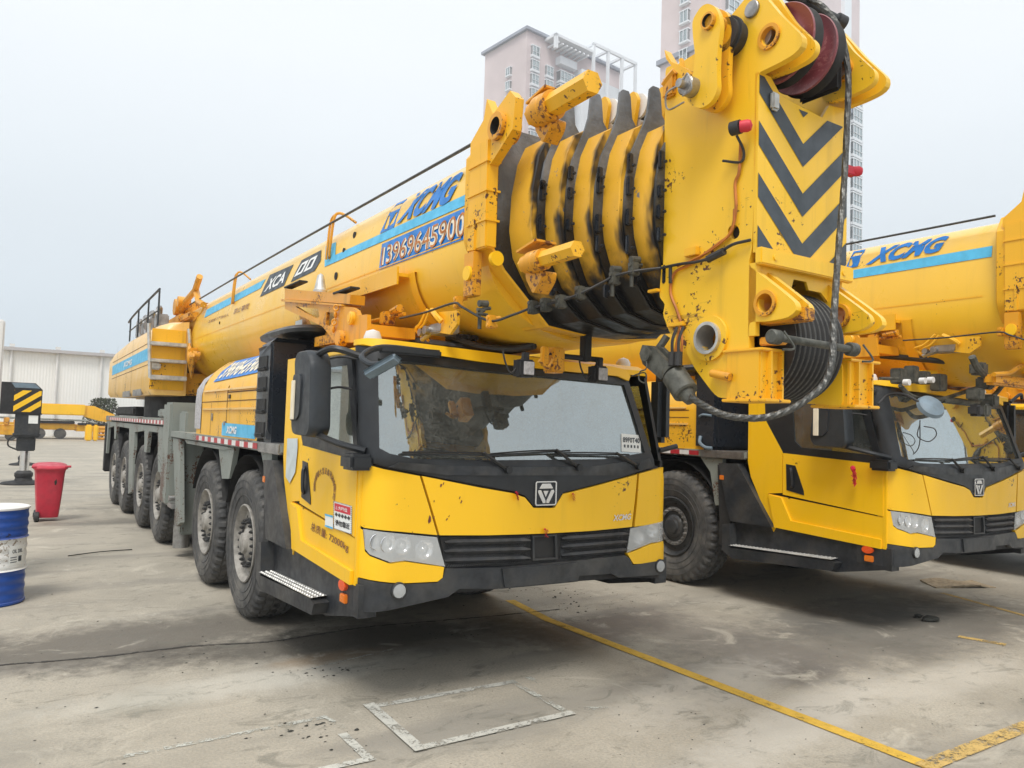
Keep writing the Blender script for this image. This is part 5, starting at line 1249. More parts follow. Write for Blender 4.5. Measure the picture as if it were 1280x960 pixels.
# front frame (collar) of the base boom
def collar_loop(a, zb, zt):
    h = [(0-.2*a, zb), (-.52*a, zb+.03), (-.90*a, zb+.34), (-a-.02, zb+.50), (-a-.04, 2.95), (-a-.04, zt-.15), (-a+.05, zt-.03), (-a+.16, zt), (-.3*a, zt)]
    return h+[(-x, z) for x, z in h[::-1]]
bm = NB(); cl_ = collar_loop(A0+.03, 2.40, 3.62)
extr(bm, cl_, 3.87, 4.16, bev=.012, capmi=1); c0 = bpart('boom_collar', bm, ['worn_yellow', 'flange_grey'], smooth=25)
bm = NB(); extr(bm, [(x*.985, z*.985+.045) for x, z in cl_], 3.90, 3.98); link('collar_throat', bm, 'section_yellow', c0, smooth=25)
# welded box on the collar side, with round bosses
bm = NB(); box(bm, (2.318, 3.862, 2.86), (2.40, 4.085, 3.52), .008)
for z in (3.38, 3.20, 3.02): box(bm, (2.31, 3.855, z), (2.41, 4.09, z+.012), 0)
box(bm, (2.306, 3.98, 2.86), (2.33, 4.0, 3.05)); link('collar_box', bm, 'worn_yellow', c0)
bm = NB(); box(bm, (2.30, 3.96, 2.58), (2.36, 4.08, 2.85), .005); link('pocket', bm, 'rust_yellow', c0)
bm = NB(); cyl(bm, (2.285, 4.02, 2.72), (2.31, 4.02, 2.72), .045, n=20); cyl(bm, (2.40, 3.85, 2.80), (2.40, 3.88, 2.80), .045, n=20); link('boss', bm, 'yellow_paint', c0)
# upper ear with a bored pin and the long locking arms
bm = NB(); xplate(bm, [[(4.10, 3.50), (4.10, 3.56), (3.95, 3.66), (3.92, 3.78), (3.84, 3.66), (3.66, 3.74), (3.60, 3.68), (3.62, 3.50), (3.85, 3.36), (4.0, 3.36)], circ(*PX(629, 160, 2.36).yz, .058)], 2.33, .06); link('upper_ear', bm, 'worn_yellow', c0, smooth=20)
yh, zh = PX(629, 160, 2.36).yz
bm = NB(); tubering(bm, (2.30, yh, zh), (2.44, yh, zh), .082, .052, mi=0, mi2=1); link('pin_bush', bm, ['rust_yellow', 'chassis_black'], c0)
for (a_, b_, w_) in (((688, 133), (741, 102), .062), ((676, 325), (722, 311), .045)):
    X_ = 2.33; A = PX(*a_, X_); B = PX(*b_, X_); dd = (B-A).normalized()
    bm = NB(); cyl(bm, A-dd*.16, B, w_, n=6); la = bpart('locking_arm', bm, 'worn_yellow', smooth=20)
    bm = NB(); cyl(bm, A-dd*.09, A-dd*.02, w_*1.35, n=24, bev=.008); cyl(bm, A-dd*.14, A-dd*.09, w_*1.1, n=24); cyl(bm, A-dd*.02, A+dd*.03, w_*1.3, n=24); link('arm_bush', bm, 'rust_yellow', la)
    bm = NB(); A_ = A-dd*.1
    xplate(bm, [rnd([(A_.y+.06, A_.z-.02), (A_.y+.05, A_.z-.08), (A_.y-.02, A_.z-.17), (A_.y-.09, A_.z-.10), (A_.y-.10, A_.z-.05), (A_.y, A_.z-.04)], .02)], 2.34, .10); xplate(bm, [[(A_.y+.08, A_.z+.065), (A_.y-.10, A_.z+.10), (A_.y-.10, A_.z+.112), (A_.y+.08, A_.z+.077)]], 2.29, .14); link('arm_bracket', bm, 'rust_yellow', la)
# the telescoping section ends, each one smaller and farther forward than the last
RING = []
for i in range(5):
    a = A0-.09*(i+1); yb = 3.85-.155*i; yf_ = yb-.205
    zb = 2.40+.012*i; zt = 3.60-.008*i
    bm = NB()
    h = half(a, zb, zt-.02)
    # angular shell: chamfered top, flat side, straight lower slope
    h = [(-.15*a, zb), (-.5*a, zb+.05), (-.80*a, zb+.22), (-.96*a, zb+.42), (-a, 2.98), (-a+.008, 3.20), (-a+.045, zt-.20), (-a+.10, zt-.08), (-a+.20, zt-.02), (-.3*a, zt)]
    lp = h+[(-x, z) for x, z in h[::-1]]
    extr(bm, lp, yf_, yb+.05, bev=.008); bmesh.ops.triangulate(bm, faces=[f for f in bm.faces if len(f.verts) > 4])
    rg = bpart('boom_section', bm, 'section_yellow', smooth=24); RING.append(rg)
    # grey flange plate on its front with a fin standing up at the shoulder
    bm = NB(); s_ = .95; fl_ = [(x*s_, zb+.02+(z-zb)*s_) for x, z in lp]
    zf = 3.80-.01*i
    def mk(x): return x
    kx = -a+.17
    fl_ = [(x*s_, zb+.012+(z-zb)*s_) for x, z in h[:7]]+[(kx-.005, zt-.04), (kx+.02, zt+.04), (kx+.035, zf-.02), (kx+.055, zf), (kx+.10, zf), (kx+.115, zf-.03), (kx+.13, zt+.04), (kx+.17, zt-.01)]
    fl_ = fl_+[(-x, z) for x, z in fl_[::-1]]
    yplate(bm, [[(BC+x, z) for x, z in fl_]], yf_-.014, .016); link('end_flange', bm, 'flange_grey', rg, smooth=20)
    # wear pads and bolts in the gap
    rr = random.Random(30+i)
    for z in (2.62, 2.80, 2.96, 3.12, 3.26):
        z += rr.uniform(-.03, .03); z += rr.uniform(-.04, .04); xk = BC-a*(.965 if z > 2.9 else .96 if z > 2.75 else .85)
        bm = NB(); box(bm, (xk+.02, yf_-.035, z-.03), (xk+.055, yf_-.01, z+.03+rr.random()*.05), .006); cyl(bm, (xk+.035, yf_-.065, z), (xk+.035, yf_-.05, z), .009, n=6); link('wear_pad', bm, 'intake_black', rg)
        xk2 = 2*BC-xk; bm = NB(); box(bm, (xk2-.055, yf_-.055, z-.03), (xk2-.02, yf_-.03, z+.04), .006); link('wear_pad', bm, 'intake_black', rg)
    # rope roller across the top
    if i in (1, 2, 3, 4):
        xr0 = BC-a+.36; bm = NB(); yr = yf_+.02; zr = 3.73
        cyl(bm, (xr0+.03, yr, zr), (xr0+.60, yr, zr), .068, n=22, bev=.01); rl_ = link('rope_roller', bm, 'rubber_hose', rg)
        bm = NB(); cyl(bm, (xr0+.015, yr, zr), (xr0+.035, yr, zr), .075, n=22); cyl(bm, (xr0+.6, yr, zr), (xr0+.62, yr, zr), .075, n=22); link('roller_flange', bm, 'logo_white', rg)
        bm = NB()
        for xx in (xr0-.03, xr0+.63):
            xplate(bm, [rnd([(yr+.05, 3.56), (yr+.055, 3.7), (yr+.04, 3.80), (yr-.01, 3.81), (yr-.045, 3.75), (yr-.0, 3.55)], .02)], xx, .025)
        link('roller_bracket', bm, 'worn_yellow', rg, smooth=20)
        bm = NB(); cyl(bm, (xr0, yr-.02, 3.615), (xr0+.62, yr-.02, 3.615), .025, n=12); link('guide_bar', bm, 'aluminium', rg)
# ------------------------------------------------------------------ boom head
HX0, HX1 = 2.94, 3.66; HF = 2.40
def hx(l, x=HX0): return [tuple(PX(a, b, x).yz) for a, b in l]
cheek = rnd(hx([(832, 84), (848, 80), (880, 60), (905, 30), (930, 0), (945, -18), (975, 18), (1003, 45), (1002, 58), (992, 68), (975, 78), (946, 92), (944, 200), (940, 311), (935, 331), (975, 362), (994, 378), (996, 388), (985, 397), (958, 402), (936, 402), (936, 440), (945, 441), (945, 500), (897, 497), (888, 487), (868, 460), (850, 425), (838, 418), (828, 392), (832, 380), (824, 372), (827, 330), (830, 200)]), .025, 2)
h1 = hx([(962+10*cos(a), 46+12*sin(a)) for a in [2*pi*i/20 for i in range(20)]])
h2 = hx([(957+9*cos(a), 379+13*sin(a)) for a in [2*pi*i/20 for i in range(20)]])
h3 = hx([(888+13*cos(a), 423+17*sin(a)) for a in [2*pi*i/24 for i in range(24)]])
h4 = hx([(917+7.5*cos(a), 290+9*sin(a)) for a in [2*pi*i/16 for i in range(16)]])
HD = []
for x0, nm in ((HX0, 'near'), (HX1-.04, 'far')):
    bm = NB(); xplate(bm, [cheek, h1, h2, h3]+([h4] if nm == 'near' else []), x0, .04)
    bmesh.ops.bevel(bm, geom=[e for e in bm.edges if len(e.link_faces) == 2 and e.calc_face_angle(0) > 1.2], offset=.004, segments=1, affect='EDGES')
    o = bpart('head_cheek_plate', bm, 'head_yellow', smooth=20); HD.append(o)
ck = HD[0]
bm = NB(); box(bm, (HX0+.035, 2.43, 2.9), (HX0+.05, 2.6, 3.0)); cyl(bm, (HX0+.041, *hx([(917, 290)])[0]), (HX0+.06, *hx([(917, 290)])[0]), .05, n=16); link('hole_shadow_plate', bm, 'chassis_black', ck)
# box body between the cheeks
bm = NB(); box(bm, (HX0+.045, 2.62, 2.66), (HX1-.045, 3.02, 3.62)); box(bm, (HX0+.045, 2.85, 2.5), (HX1-.045, 3.0, 2.7)); bpart('head_core', bm, 'chassis_black')
# round bush through the lower head
yb_, zb_ = hx([(888, 423)])[0]
for xa, xb in ((HX0-.035, HX0+.09), (HX1-.09, HX1+.03)):
    bm = NB(); tubering(bm, (xa, yb_, zb_), (xb, yb_, zb_), .082, .066); link('pin_bush', bm, 'aluminium', ck)
    bm = NB(); tubering(bm, (xa+.02, yb_, zb_), (xb-.03, yb_, zb_), .115, .08); link('bush_flange', bm, 'head_yellow', ck)
bm = NB(); tubering(bm, (HX0+.05, yb_, zb_), (HX1-.05, yb_, zb_), .085, .07); link('bush_tube', bm, 'rust_yellow', ck)
# lugs: a second plate beside each cheek makes a clevis
def lug(nm, pts, hole, x, th=.035, mat='head_yellow'):
    bm = NB(); xplate(bm, [rnd(hx(pts), .03), hx(hole)], x, th); o = bpart(nm, bm, mat, smooth=20); return o
loE = [(935, 331), (975, 362), (994, 378), (996, 388), (985, 397), (958, 402), (925, 402), (915, 350)]
hoE = [(957+9*cos(a), 379+13*sin(a)) for a in [2*pi*i/20 for i in range(20)]]
upE = [(930, 60), (950, -20), (975, 18), (1003, 45), (1002, 58), (992, 68), (970, 80), (940, 92)]
huE = [(962+10*cos(a), 46+12*sin(a)) for a in [2*pi*i/20 for i in range(20)]]
for x in (HX0+.10, HX1-.10-.04): 
    o = lug('lower_lug', loE, hoE, x); o = lug('upper_lug', upE, huE, x)
for (hh, z_) in ((hoE, 0), (huE, 0)):
    c_y = sum(p[0] for p in hx(hh))/20; c_z = sum(p[1] for p in hx(hh))/20
    for x in (HX0-.012, HX1-.16):
        bm = NB(); tubering(bm, (x, c_y, c_z), (x+.17, c_y, c_z), .062, .045); bpart('lug_bush', bm, 'rust_yellow')
# outward lugs on the far side, seen past the chevron plate
bm = NB(); yy0, zz0 = hx([(957, 379)])[0]
for x in ():
    xplate(bm, [rnd(hx(loE), .03), hx(hoE)], x, .03); bpart('outer_lug', bm, 'head_yellow', smooth=20)
    bm = NB(); xplate(bm, [rnd(hx(upE), .03), hx(huE)], x, .03); bpart('outer_lug', bm, 'head_yellow', smooth=20)
# the chevron plate
zc0, zc1 = 2.665, 3.545
bm = NB()
top = [(HX0-.0, zc1), (HX0+.09, zc1+.0), (HX0+.17, zc1-.075), (HX1-.22, zc1-.10), (HX1-.16, zc1-.02), (HX1, zc1)]
yplate(bm, [[(HX0, zc0), (HX1, zc0)]+top[::-1]], HF-.012, .02); cp = bpart('chevron_plate', bm, 'head_yellow', smooth=20)
def clip_poly(pl, ax, v, above):
    r = []
    for i in range(len(pl)):
        p, q = pl[i-1], pl[i]; ip = (p[ax] >= v) == above; iq = (q[ax] >= v) == above
        if ip != iq: t_ = (v-p[ax])/(q[ax]-p[ax]); r.append(tuple(p[k]+(q[k]-p[k])*t_ for k in (0, 1)))
        if iq: r.append(q)
    return r
xm = PY(1004, 180, 2.386).x; bm = NB(); z1 = PY(1004, 180, 2.386).z
for k in range(-3, 4):
    zt_ = z1-k*.255
    for s_ in (-1, 1):
        W_ = .42; rise = W_*.86
        base_ = [(xm, zt_-.118), (xm+s_*W_, zt_-.118+rise), (xm+s_*W_, zt_+rise), (xm, zt_)]
        for reg in (((0, HX0+.004, True), (0, HX0+.15, False), (1, zc1-.014, False)), ((0, HX0+.15, True), (0, HX1-.004, False), (1, zc1-.106, False))):
            pl = base_
            for ax, v, ab in reg+((1, zc0+.02, True),): pl = clip_poly(pl, ax, v, ab) if pl else pl
            if len(pl) > 2: bm.faces.new([bm.verts.new((x, HF-.0145, z)) for x, z in pl])
link('chevron_stripe', bm, 'panel_grey', cp, smooth=0)
bm = NB(); box(bm, (HX0-.01, HF-.05, zc0-.06), (HX1+.01, HF-.01, zc0+.02), .006); 
for x in (HX0+.09, HX1-.08): cyl(bm, (x, HF-.056, zc0-.02), (x, HF-.05, zc0-.02), .014, n=10)
box(bm, (HX0+.0, HF-.012, zc0-.40), (HX0+.03, HF+.03, zc0-.05)); link('lower_rail', bm, 'head_yellow', cp)
bm = NB(); yplate(bm, [[(HX0+.02, zc0-.30), (HX0+.02, zc0-.05), (HX1-.02, zc0-.05), (HX1-.02, zc0-.30), (HX1-.10, zc0-.20), (HX1-.2, zc0-.13), (HX1-.30, zc0-.13), (HX1-.32, zc0-.09), (HX1-.42, zc0-.09), (HX1-.44, zc0-.14), (HX0+.2, zc0-.14), (HX0+.12, zc0-.2)]], HF+.0, .015); link('cut_out_plate', bm, 'head_yellow', cp, smooth=20)
bm = NB(); box(bm, (HX0+.075, HF-.04, zc1-.17), (HX0+.13, HF-.012, zc1-.08), .01); link('hose_clamp', bm, 'aluminium', cp)
# top sheaves
ysh, zsh = 2.40, 3.60
tmp = PX(980, 58, 3.12); ysh, zsh = tmp.y, tmp.z
for x in (3.12, 3.30):
    bm = NB(); lathe(bm, [(0, .05), (.0, .10), (.012, .12), (.012, .16), (-.005, .195), (.0, .199), (.012, .195), (.034, .168), (.056, .195), (.068, .199), (.073, .195), (.056, .16), (.056, .12), (.068, .10), (.068, .05)], (x-.034, ysh, zsh), Vector((1, 0, 0)), 64, closed=True, mif=lambda j: 1 if j in (6, 7, 8) else 0)
    sh = bpart('head_sheave', bm, ['sheave_maroon', 'chassis_black'], smooth=40)
bm = NB(); cyl(bm, (HX0+.02, ysh, zsh), (HX1-.02, ysh, zsh), .05, n=24); bpart('sheave_axle', bm, 'steel')
bm = NB(); box(bm, (HX1-.26, ysh-.12, zsh-.18), (HX1-.23, ysh+.12, zsh+.14), .02); bpart('sheave_guard', bm, 'chassis_black')
bm = NB(); a = PY(990, -4, 2.5); b = PY(1051, 28, 2.42); cyl(bm, a-(b-a)*.6, b, .028, n=14); cyl(bm, b-(b-a).normalized()*.03, b+(b-a).normalized()*.02, .04, n=16); bpart('rope_guard_bar', bm, 'rubber_hose')
# lower sheave pack
yls, zls, rls = 2.55, 2.25, .285
tmp = PX(1030, 385, 3.42)
for k in range(10):
    x = 3.08+k*.038
    bm = NB(); lathe(bm, [(0, .06), (0, .22), (.002, rls-.015), (.0, rls), (.006, rls), (.018, rls-.022), (.030, rls), (.036, rls), (.034, rls-.015), (.036, .22), (.036, .06)], (x, yls, zls), Vector((1, 0, 0)), 64, closed=True)
    bpart('lower_sheave', bm, 'chassis_black' if False else 'rubber_hose', smooth=40)
    bm = NB()
    for q in ((.002, .034) if k in (0, 9) else (.0,)): lathe(bm, [(q-.003, rls), (q, rls+.002), (q+.003, rls)], (x, yls, zls), Vector((1, 0, 0)), 64, cap=False)
    link('worn_rim', bm, 'rope_steel', bpy.data.objects[BOOM[-1].name])
bm = NB(); p0 = PY(967, 421, 2.08); p1 = PY(1066, 437, 2.08); dd = (p1-p0).normalized(); cyl(bm, p0, p1, .017, n=18); cyl(bm, p0-dd*.02, p0+dd*.035, .032, n=20, bev=.006); cyl(bm, p1-dd*.035, p1+dd*.02, .032, n=20, bev=.006)
for p in (p0, p1): tube(bm, [p+Vector((0, -.05, .02)), p+Vector((.03, -.08, -.05)), p+Vector((-.02, -.06, -.06))], .005, n=5)
bpart('retainer_bar', bm, 'socket_grey')
bm = NB(); box(bm, (HX0+.04, 2.28, 2.22), (HX0+.10, 2.40, 2.26), .006); box(bm, (HX0+.04, 2.15, 2.32), (HX0+.12, 2.4, 2.38), .006); bpart('bar_bracket', bm, 'rust_yellow')
# feet blocks of the head, both sides
for x0, x1 in ((HX0-.012, HX0+.15), (HX1-.03, HX1+.17)):
    bm = NB(); box(bm, (x0, 2.35, 1.96), (x1, 2.55, 2.20), .006); box(bm, (x0-.01, 2.31, 1.95), (x1+.02, 2.57, 1.966), .004); box(bm, (x0-.01, 2.33, 2.19), (x1+.06, 2.57, 2.205), .004); box(bm, (x0+.05, 2.325, 1.966), (x0+.062, 2.36, 2.19)); box(bm, (x1-.03, 2.325, 1.966), (x1-.018, 2.36, 2.19)); bpart('head_foot', bm, 'worn_yellow')
bm = NB(); cyl(bm, (HX0-.04, *hx([(896, 466)])[0]), (HX0, *hx([(896, 466)])[0]), .014, n=12); a = hx([(895, 467)])[0]; b = hx([(918, 472)])[0]; cyl(bm, (HX0-.03, *a), (HX0-.03, *b), .02, n=12); link('lock_pin', bm, 'rust_yellow', ck)
# hanging link at the upper left of the head
XK = 2.78
def kx_(l): return [tuple(PX(a, b, XK).yz) for a, b in l]
outl = [(876, 8), (884, 4), (893, 7), (899, 18), (901, 32), (897, 60), (896, 90), (897, 112), (890, 127), (877, 136), (864, 132), (858, 122), (859, 110), (866, 95), (869, 70), (866, 45), (865, 25)]
hole = [(887+6.5*cos(a), 27+9*sin(a)) for a in [2*pi*i/20 for i in range(20)]]
for x, mt in ((XK, 'head_yellow'), (XK+.08, 'worn_yellow')):
    bm = NB(); xplate(bm, [rnd(kx_(outl), .03, 3), kx_(hole)], x, .03); lk = bpart('hanging_link', bm, mt, smooth=20)
    yk, zk = kx_([(887, 27)])[0]; bm = NB(); tubering(bm, (x-.02, yk, zk), (x+.05, yk, zk), .042, .032, mi2=1); cyl(bm, (x+.0, yk, zk), (x+.02, yk, zk), .033, n=20); link('link_bush', bm, ['rust_yellow', 'chassis_black'], lk)
yk, zk = kx_([(866, 110)])[0]
bm = NB(); cyl(bm, (XK-.06, yk, zk), (HX0+.05, yk, zk), .05, n=28, bev=.006); cyl(bm, (XK-.10, yk, zk), (XK-.06, yk, zk), .022, n=18); tube(bm, [(XK-.08, yk, zk), (XK-.09, yk+.09, zk-.02), (XK-.08, yk+.09, zk-.1), (XK-.08, yk-.02, zk-.1)], .005, n=5); tube(bm, [(XK-.08, yk, zk), (XK-.09, yk-.05, zk+.03), (XK-.08, yk-.07, zk-.05), (XK-.07, yk, zk-.06)], .005, n=5); bpart('link_pin', bm, 'steel')
bm = NB(); y5, z5 = PX(908, 45, 2.88).yz; tubering(bm, (2.86, y5, z5), (2.97, y5, z5), .085, .05); tubering(bm, (2.88, y5, z5), (2.90, y5, z5), .098, .08); bpart('side_roller', bm, 'rubber_hose')
bm = NB(); yk2, zk2 = kx_([(966, 12)])[0]; y6, z6 = PX(941, 12, HX0).yz; cyl(bm, (HX0-.015, y6, z6), (HX0+.01, y6, z6), .042, n=24, bev=.004); link('cover_disc', bm, 'steel', ck)
bm = NB(); horn = kx_([(827, 61), (829, 72), (838, 84), (850, 95), (860, 103), (862, 96), (857, 86), (846, 80), (836, 76), (831, 68)]); xplate(bm, [horn], XK+.02, .05); hr_ = kx_([(843, 72), (846, 84), (849, 84), (846, 70)]); xplate(bm, [hr_], XK+.03, .02); bpart('rope_horn', bm, 'worn_yellow', smooth=20)
bm = NB(); tube(bm, [Vector((HX0-.02, *p)) for p in hx([(833, 108), (840, 98), (847, 90)])], .02, n=6); box(bm, (HX0-.03, 2.93, 3.62), (HX0, 3.02, 3.74), .01); link('bracket', bm, 'rust_yellow', ck)
# position lamps: red domes
for (px, py, x) in ((927, 159, HX0-.06), ):
    yl, zl = PX(px, py, x).yz; bm = NB(); lathe(bm, [(0, 0), (.0, .028), (.035, .030), (.05, .024), (.058, 0)], (x-.01, yl, zl), Vector((.5, -.85, 0)).normalized(), 20); lm = bpart('position_lamp', bm, 'sign_red')
    bm = NB(); cyl(bm, (x-.02, yl+.045, zl), (x-.01, yl-.002, zl), .034, n=20); link('lamp_base', bm, 'rubber_hose', lm)
    bm = NB(); tube(bm, [(x, yl+.03, zl-.03), (HX0-.02, yl+.02, zl-.1), (HX0-.015, yl+.04, zl-.15), (HX0-.03, yl+.14, zl-.12)], .007, n=5); link('cable', bm, 'rubber_hose', lm)
p = PY(1068, 215, 2.45); bm = NB(); lathe(bm, [(0, 0), (0, .026), (.035, .028), (.05, .02), (.056, 0)], p+Vector((-.02, 0, 0)), Vector((.8, -.6, 0)).normalized(), 20); box(bm, (HX1-.01, p.y-.02, p.z-.03), (p.x-.01, p.y+.02, p.z+.02), .004); bpart('position_lamp', bm, 'sign_red')
# wiring on the cheek
bm = NB()
def hc(l, o=.012, x=HX0): return [Vector((x-o, *PX(a, b, x).yz)) for a, b in l]
tube(bm, hc([(928, 180), (926, 215), (921, 230), (922, 262), (915, 292), (900, 305), (880, 320), (862, 332), (845, 342), (840, 365), (848, 388), (853, 405), (850, 420), (846, 440)]), .008, n=5)
tube(bm, hc([(921, 262), (918, 290), (895, 312), (870, 325), (850, 334)], .02), .005, n=5)
tube(bm, hc([(853, 405), (856, 425), (855, 445)], .02), .007, n=5)
link('wiring', bm, 'pipe_orange', ck)
bm = NB()
for (a_, b_) in (((814, 365), (826, 363)), ((838, 408), (858, 404)), ((860, 314), (875, 317))):
    pa, pb = hc([a_, b_]); box(bm, tuple(Vector((HX0-.03, min(pa.y, pb.y), min(pa.z, pb.z)-.008))), tuple(Vector((HX0, max(pa.y, pb.y), max(pa.z, pb.z)+.008))), .003)
link('cable_bracket', bm, 'worn_yellow', ck)
bm = NB(); c_ = Vector((HX0-.03, *PX(918, 290, HX0).yz)); P_ = [PX(800, 340, 2.88), PX(826, 335, 2.92), PX(850, 330, 2.91), PX(872, 327, 2.90), PX(893, 320, 2.90), PX(915, 306, 2.91), PX(938, 300, 2.92)]
tube(bm, P_, .008, n=7); tube(bm, [PX(885, 324, 2.9), PX(897, 318, 2.9), PX(905, 314, 2.9)], .02, n=8); bpart('black_cable', bm, 'rubber_hose')
bm = NB(); tube(bm, [PX(838, 334, 2.92), PX(838, 344, 2.92), PX(838, 354, 2.92)], .01, n=6); link('cable_drop', bm, 'rubber_hose', ck)
# cable strung across the sections through little brackets
pts = [PX(395, 404, 2.33)] if False else []
pts = [PX(500, 398, 2.30), PX(530, 391, 2.28), PX(567, 379, 2.26), PX(578, 384, 2.26), PX(612, 401, 2.30), PX(640, 394, 2.36), PX(664, 385, 2.42), PX(680, 381.5, 2.46), PX(698, 377, 2.50), PX(725, 367, 2.58), PX(755, 352, 2.70), PX(768, 345, 2.74), PX(793, 339, 2.80), PX(826, 335, 2.92)]
bm = NB(); tube(bm, pts, .0075, n=6); bpart('black_cable', bm, 'rubber_hose')
for i, (px, py, x) in enumerate(((571, 378, 2.27), (612, 402, 2.30), (664, 384, 2.42), (680, 381, 2.46), (699, 377, 2.50), (723, 366, 2.58), (766, 348, 2.74), (790, 336, 2.80), (600, 390, 2.3))):
    p = PX(px, py, x); bm = NB(); s_ = .022 if i < 8 else .012; box(bm, tuple(p-Vector((s_*.6, s_, s_*1.7))), tuple(p+Vector((s_*1.5, s_, s_*1.7))), .004); cyl(bm, p+Vector((-.02, 0, s_)), p+Vector((.03, 0, s_)), .012, n=10); cyl(bm, p+Vector((-.02, 0, -s_)), p+Vector((.05, 0, -s_)), .010, n=10); tube(bm, [p+Vector((.02, 0, .02)), p+Vector((.07, 0, .03))], .012, n=6, smooth=False)
    if i > 5: tube(bm, [p+Vector((0, 0, -.03)), p+Vector((0, .0, -.10))], .012, n=6, smooth=False); cyl(bm, p+Vector((-.01, 0, .05)), p+Vector((.05, 0, .055)), .02, n=10)
    bpart('cable_guide', bm, 'socket_grey' if i > 1 else 'rust_yellow')
# lamp bar under the boom with two square work lamps
bm = NB(); a = PY(688, 444, 3.9); b = PY(752, 450, 3.9); cyl(bm, a, b, .018, n=10); box(bm, (PY(733, 400, 3.9).x-.03, 3.87, a.z-.02), (PY(733, 400, 3.9).x+.03, 3.93, 2.46), .006); bpart('lamp_bar', bm, 'chassis_black')
bm = NB(); box(bm, (a.x+.0, 3.86, a.z-.11), (a.x+.09, 3.98, a.z+.05), .01); box(bm, (a.x-.07, 3.88, a.z-.07), (a.x-.02, 3.92, a.z+.05), .008); tube(bm, [(a.x-.1, 3.88, a.z-.04), (a.x-.03, 3.88, a.z-.08), (a.x+.02, 3.88, a.z)], .012); bpart('lamp_bracket', bm, 'rust_yellow')
for (px, py) in ((657.5, 460.5), (750, 468)):
    p = PY(px, py, 3.86); bm = NB(); box(bm, (p.x-.052, p.y-.03, p.z-.055), (p.x+.052, p.y+.06, p.z+.055), .014)
    for k in range(7): box(bm, (p.x-.058, p.y+.0+k*.008, p.z-.05), (p.x+.058, p.y+.004+k*.008, p.z+.05), 0)
    wl = bpart('work_lamp', bm, 'rubber_hose')
    bm = NB(); box(bm, (p.x-.038, p.y-.036, p.z-.040), (p.x+.038, p.y-.029, p.z+.040), .003)
    link('lamp_glass', bm, 'screen_grey', wl)
    bm = NB(); box(bm, (p.x-.02, p.y-.01, p.z+.05), (p.x+.02, p.y+.03, p.z+.10), .006); tube(bm, [(p.x, p.y+.03, p.z+.08), (p.x-.08, p.y+.03, p.z-.03), (p.x-.12, p.y+.04, p.z+.02), (p.x-.14, p.y+.05, p.z+.10)], .006, n=5); link('lamp_mount', bm, 'rubber_hose', wl)
# hoses and valve under the base boom over the roof
bm = NB()
for k in range(4): tube(bm, [Vector((2.62+k*.05, 4.7, 2.42)), PX(560, 420, 2.6+.04*k)+Vector((0, 0, -.01*k)), PX(600, 433+k, 2.75+.05*k), PX(640, 436+k, 2.95+.04*k), PX(668, 430+k, 3.05)], .022, n=7)
tube(bm, [PX(505, 425, 2.5), PX(530, 428, 2.55), PX(560, 432, 2.6), PX(600, 436, 2.8)], .03, n=8); bpart('hydraulic_hose', bm, 'rubber_hose')
bm = NB(); p = PX(545, 412, 2.42)
box(bm, (p.x-.02, p.y-.12, p.z-.03), (p.x+.12, p.y+.10, p.z+.04), .01); cyl(bm, p+Vector((-.05, .08, .0)), p+Vector((0, .08, 0)), .03, n=14); cyl(bm, p+Vector((-.05, .16, -.01)), p+Vector((0, .16, -.01)), .026, n=14); cyl(bm, p+Vector((-.0, .02, .0)), p+Vector((0, .2, -.05)), .02, n=10); bpart('valve_block', bm, 'steel')
bm = NB(); q = bcv([(548, 390), (572, 388), (571, 405), (562, 418), (550, 416), (552, 402)]); xplate(bm, [q], 2.40, .02); tube(bm, [PX(534, 387, 2.38), PX(525, 405, 2.38), PX(520, 412, 2.4), PX(532, 424, 2.45)], .012, n=6); tube(bm, [PX(537, 388, 2.38), PX(530, 405, 2.38), PX(524, 414, 2.4), PX(536, 426, 2.45)], .01, n=6); tube(bm, [PX(540, 388, 2.38), PX(546, 396, 2.36), PX(552, 402, 2.38)], .02, n=7); bpart('valve_bracket', bm, 'worn_yellow')
bm = NB(); a = PX(462, 402, 2.33); b = PX(482, 398, 2.33); c_ = PX(506, 392, 2.36); cyl(bm, a, c_, .014, n=8); box(bm, tuple(b-Vector((.03, .05, .05))), tuple(b+Vector((.06, .05, .05))), .008); cyl(bm, b+Vector((0, -.1, .04)), b+Vector((0, -.25, .05)), .02, .03, n=8); tube(bm, [PX(463, 408, 2.4), PX(470, 418, 2.5), PX(480, 424, 2.6)], .03, n=8); bpart('swing_stop', bm, 'rust_yellow')
# jib stowage bracket on the side of the boom above the cab
XB = 2.12
def bx_(l): return [tuple(PX(a, b, XB).yz) for a, b in l]
bm = NB(); xplate(bm, [bx_([(356, 361), (438, 368), (437, 380), (356, 374)])], XB, .12); xplate(bm, [bx_([(354, 374), (430, 380.5), (430, 383), (354, 377)])], XB-.02, .16)
jb = bpart('jib_bracket', bm, 'rust_yellow', smooth=20)
bm = NB(); out = bx_([(356, 377), (440, 384), (446, 388), (447, 394), (459, 393), (459, 424), (440, 428), (425, 428), (416, 425), (403, 408), (356, 386)])
hh_ = bx_([(369, 383), (398, 386), (399, 396), (395, 398), (380, 390)]); h2_ = bx_([(408, 390), (421, 391), (412, 408), (407, 406)])
xplate(bm, [out, hh_, h2_], XB, .03); link('bracket_web', bm, 'rust_yellow', jb, smooth=20)
bm = NB(); xplate(bm, [bx_([(358, 392), (362, 391), (374, 414), (385, 428), (372, 430), (360, 404)])], XB+.12, .03); xplate(bm, [bx_([(392, 408), (404, 418), (392, 430)])], XB+.1, .03); box(bm, (XB+.03, bx_([(440, 400)])[0][0]-.3, 2.42), (2.5, bx_([(400, 400)])[0][0]+.2, 2.50)); link('bracket_rib', bm, 'rust_yellow', jb, smooth=20)
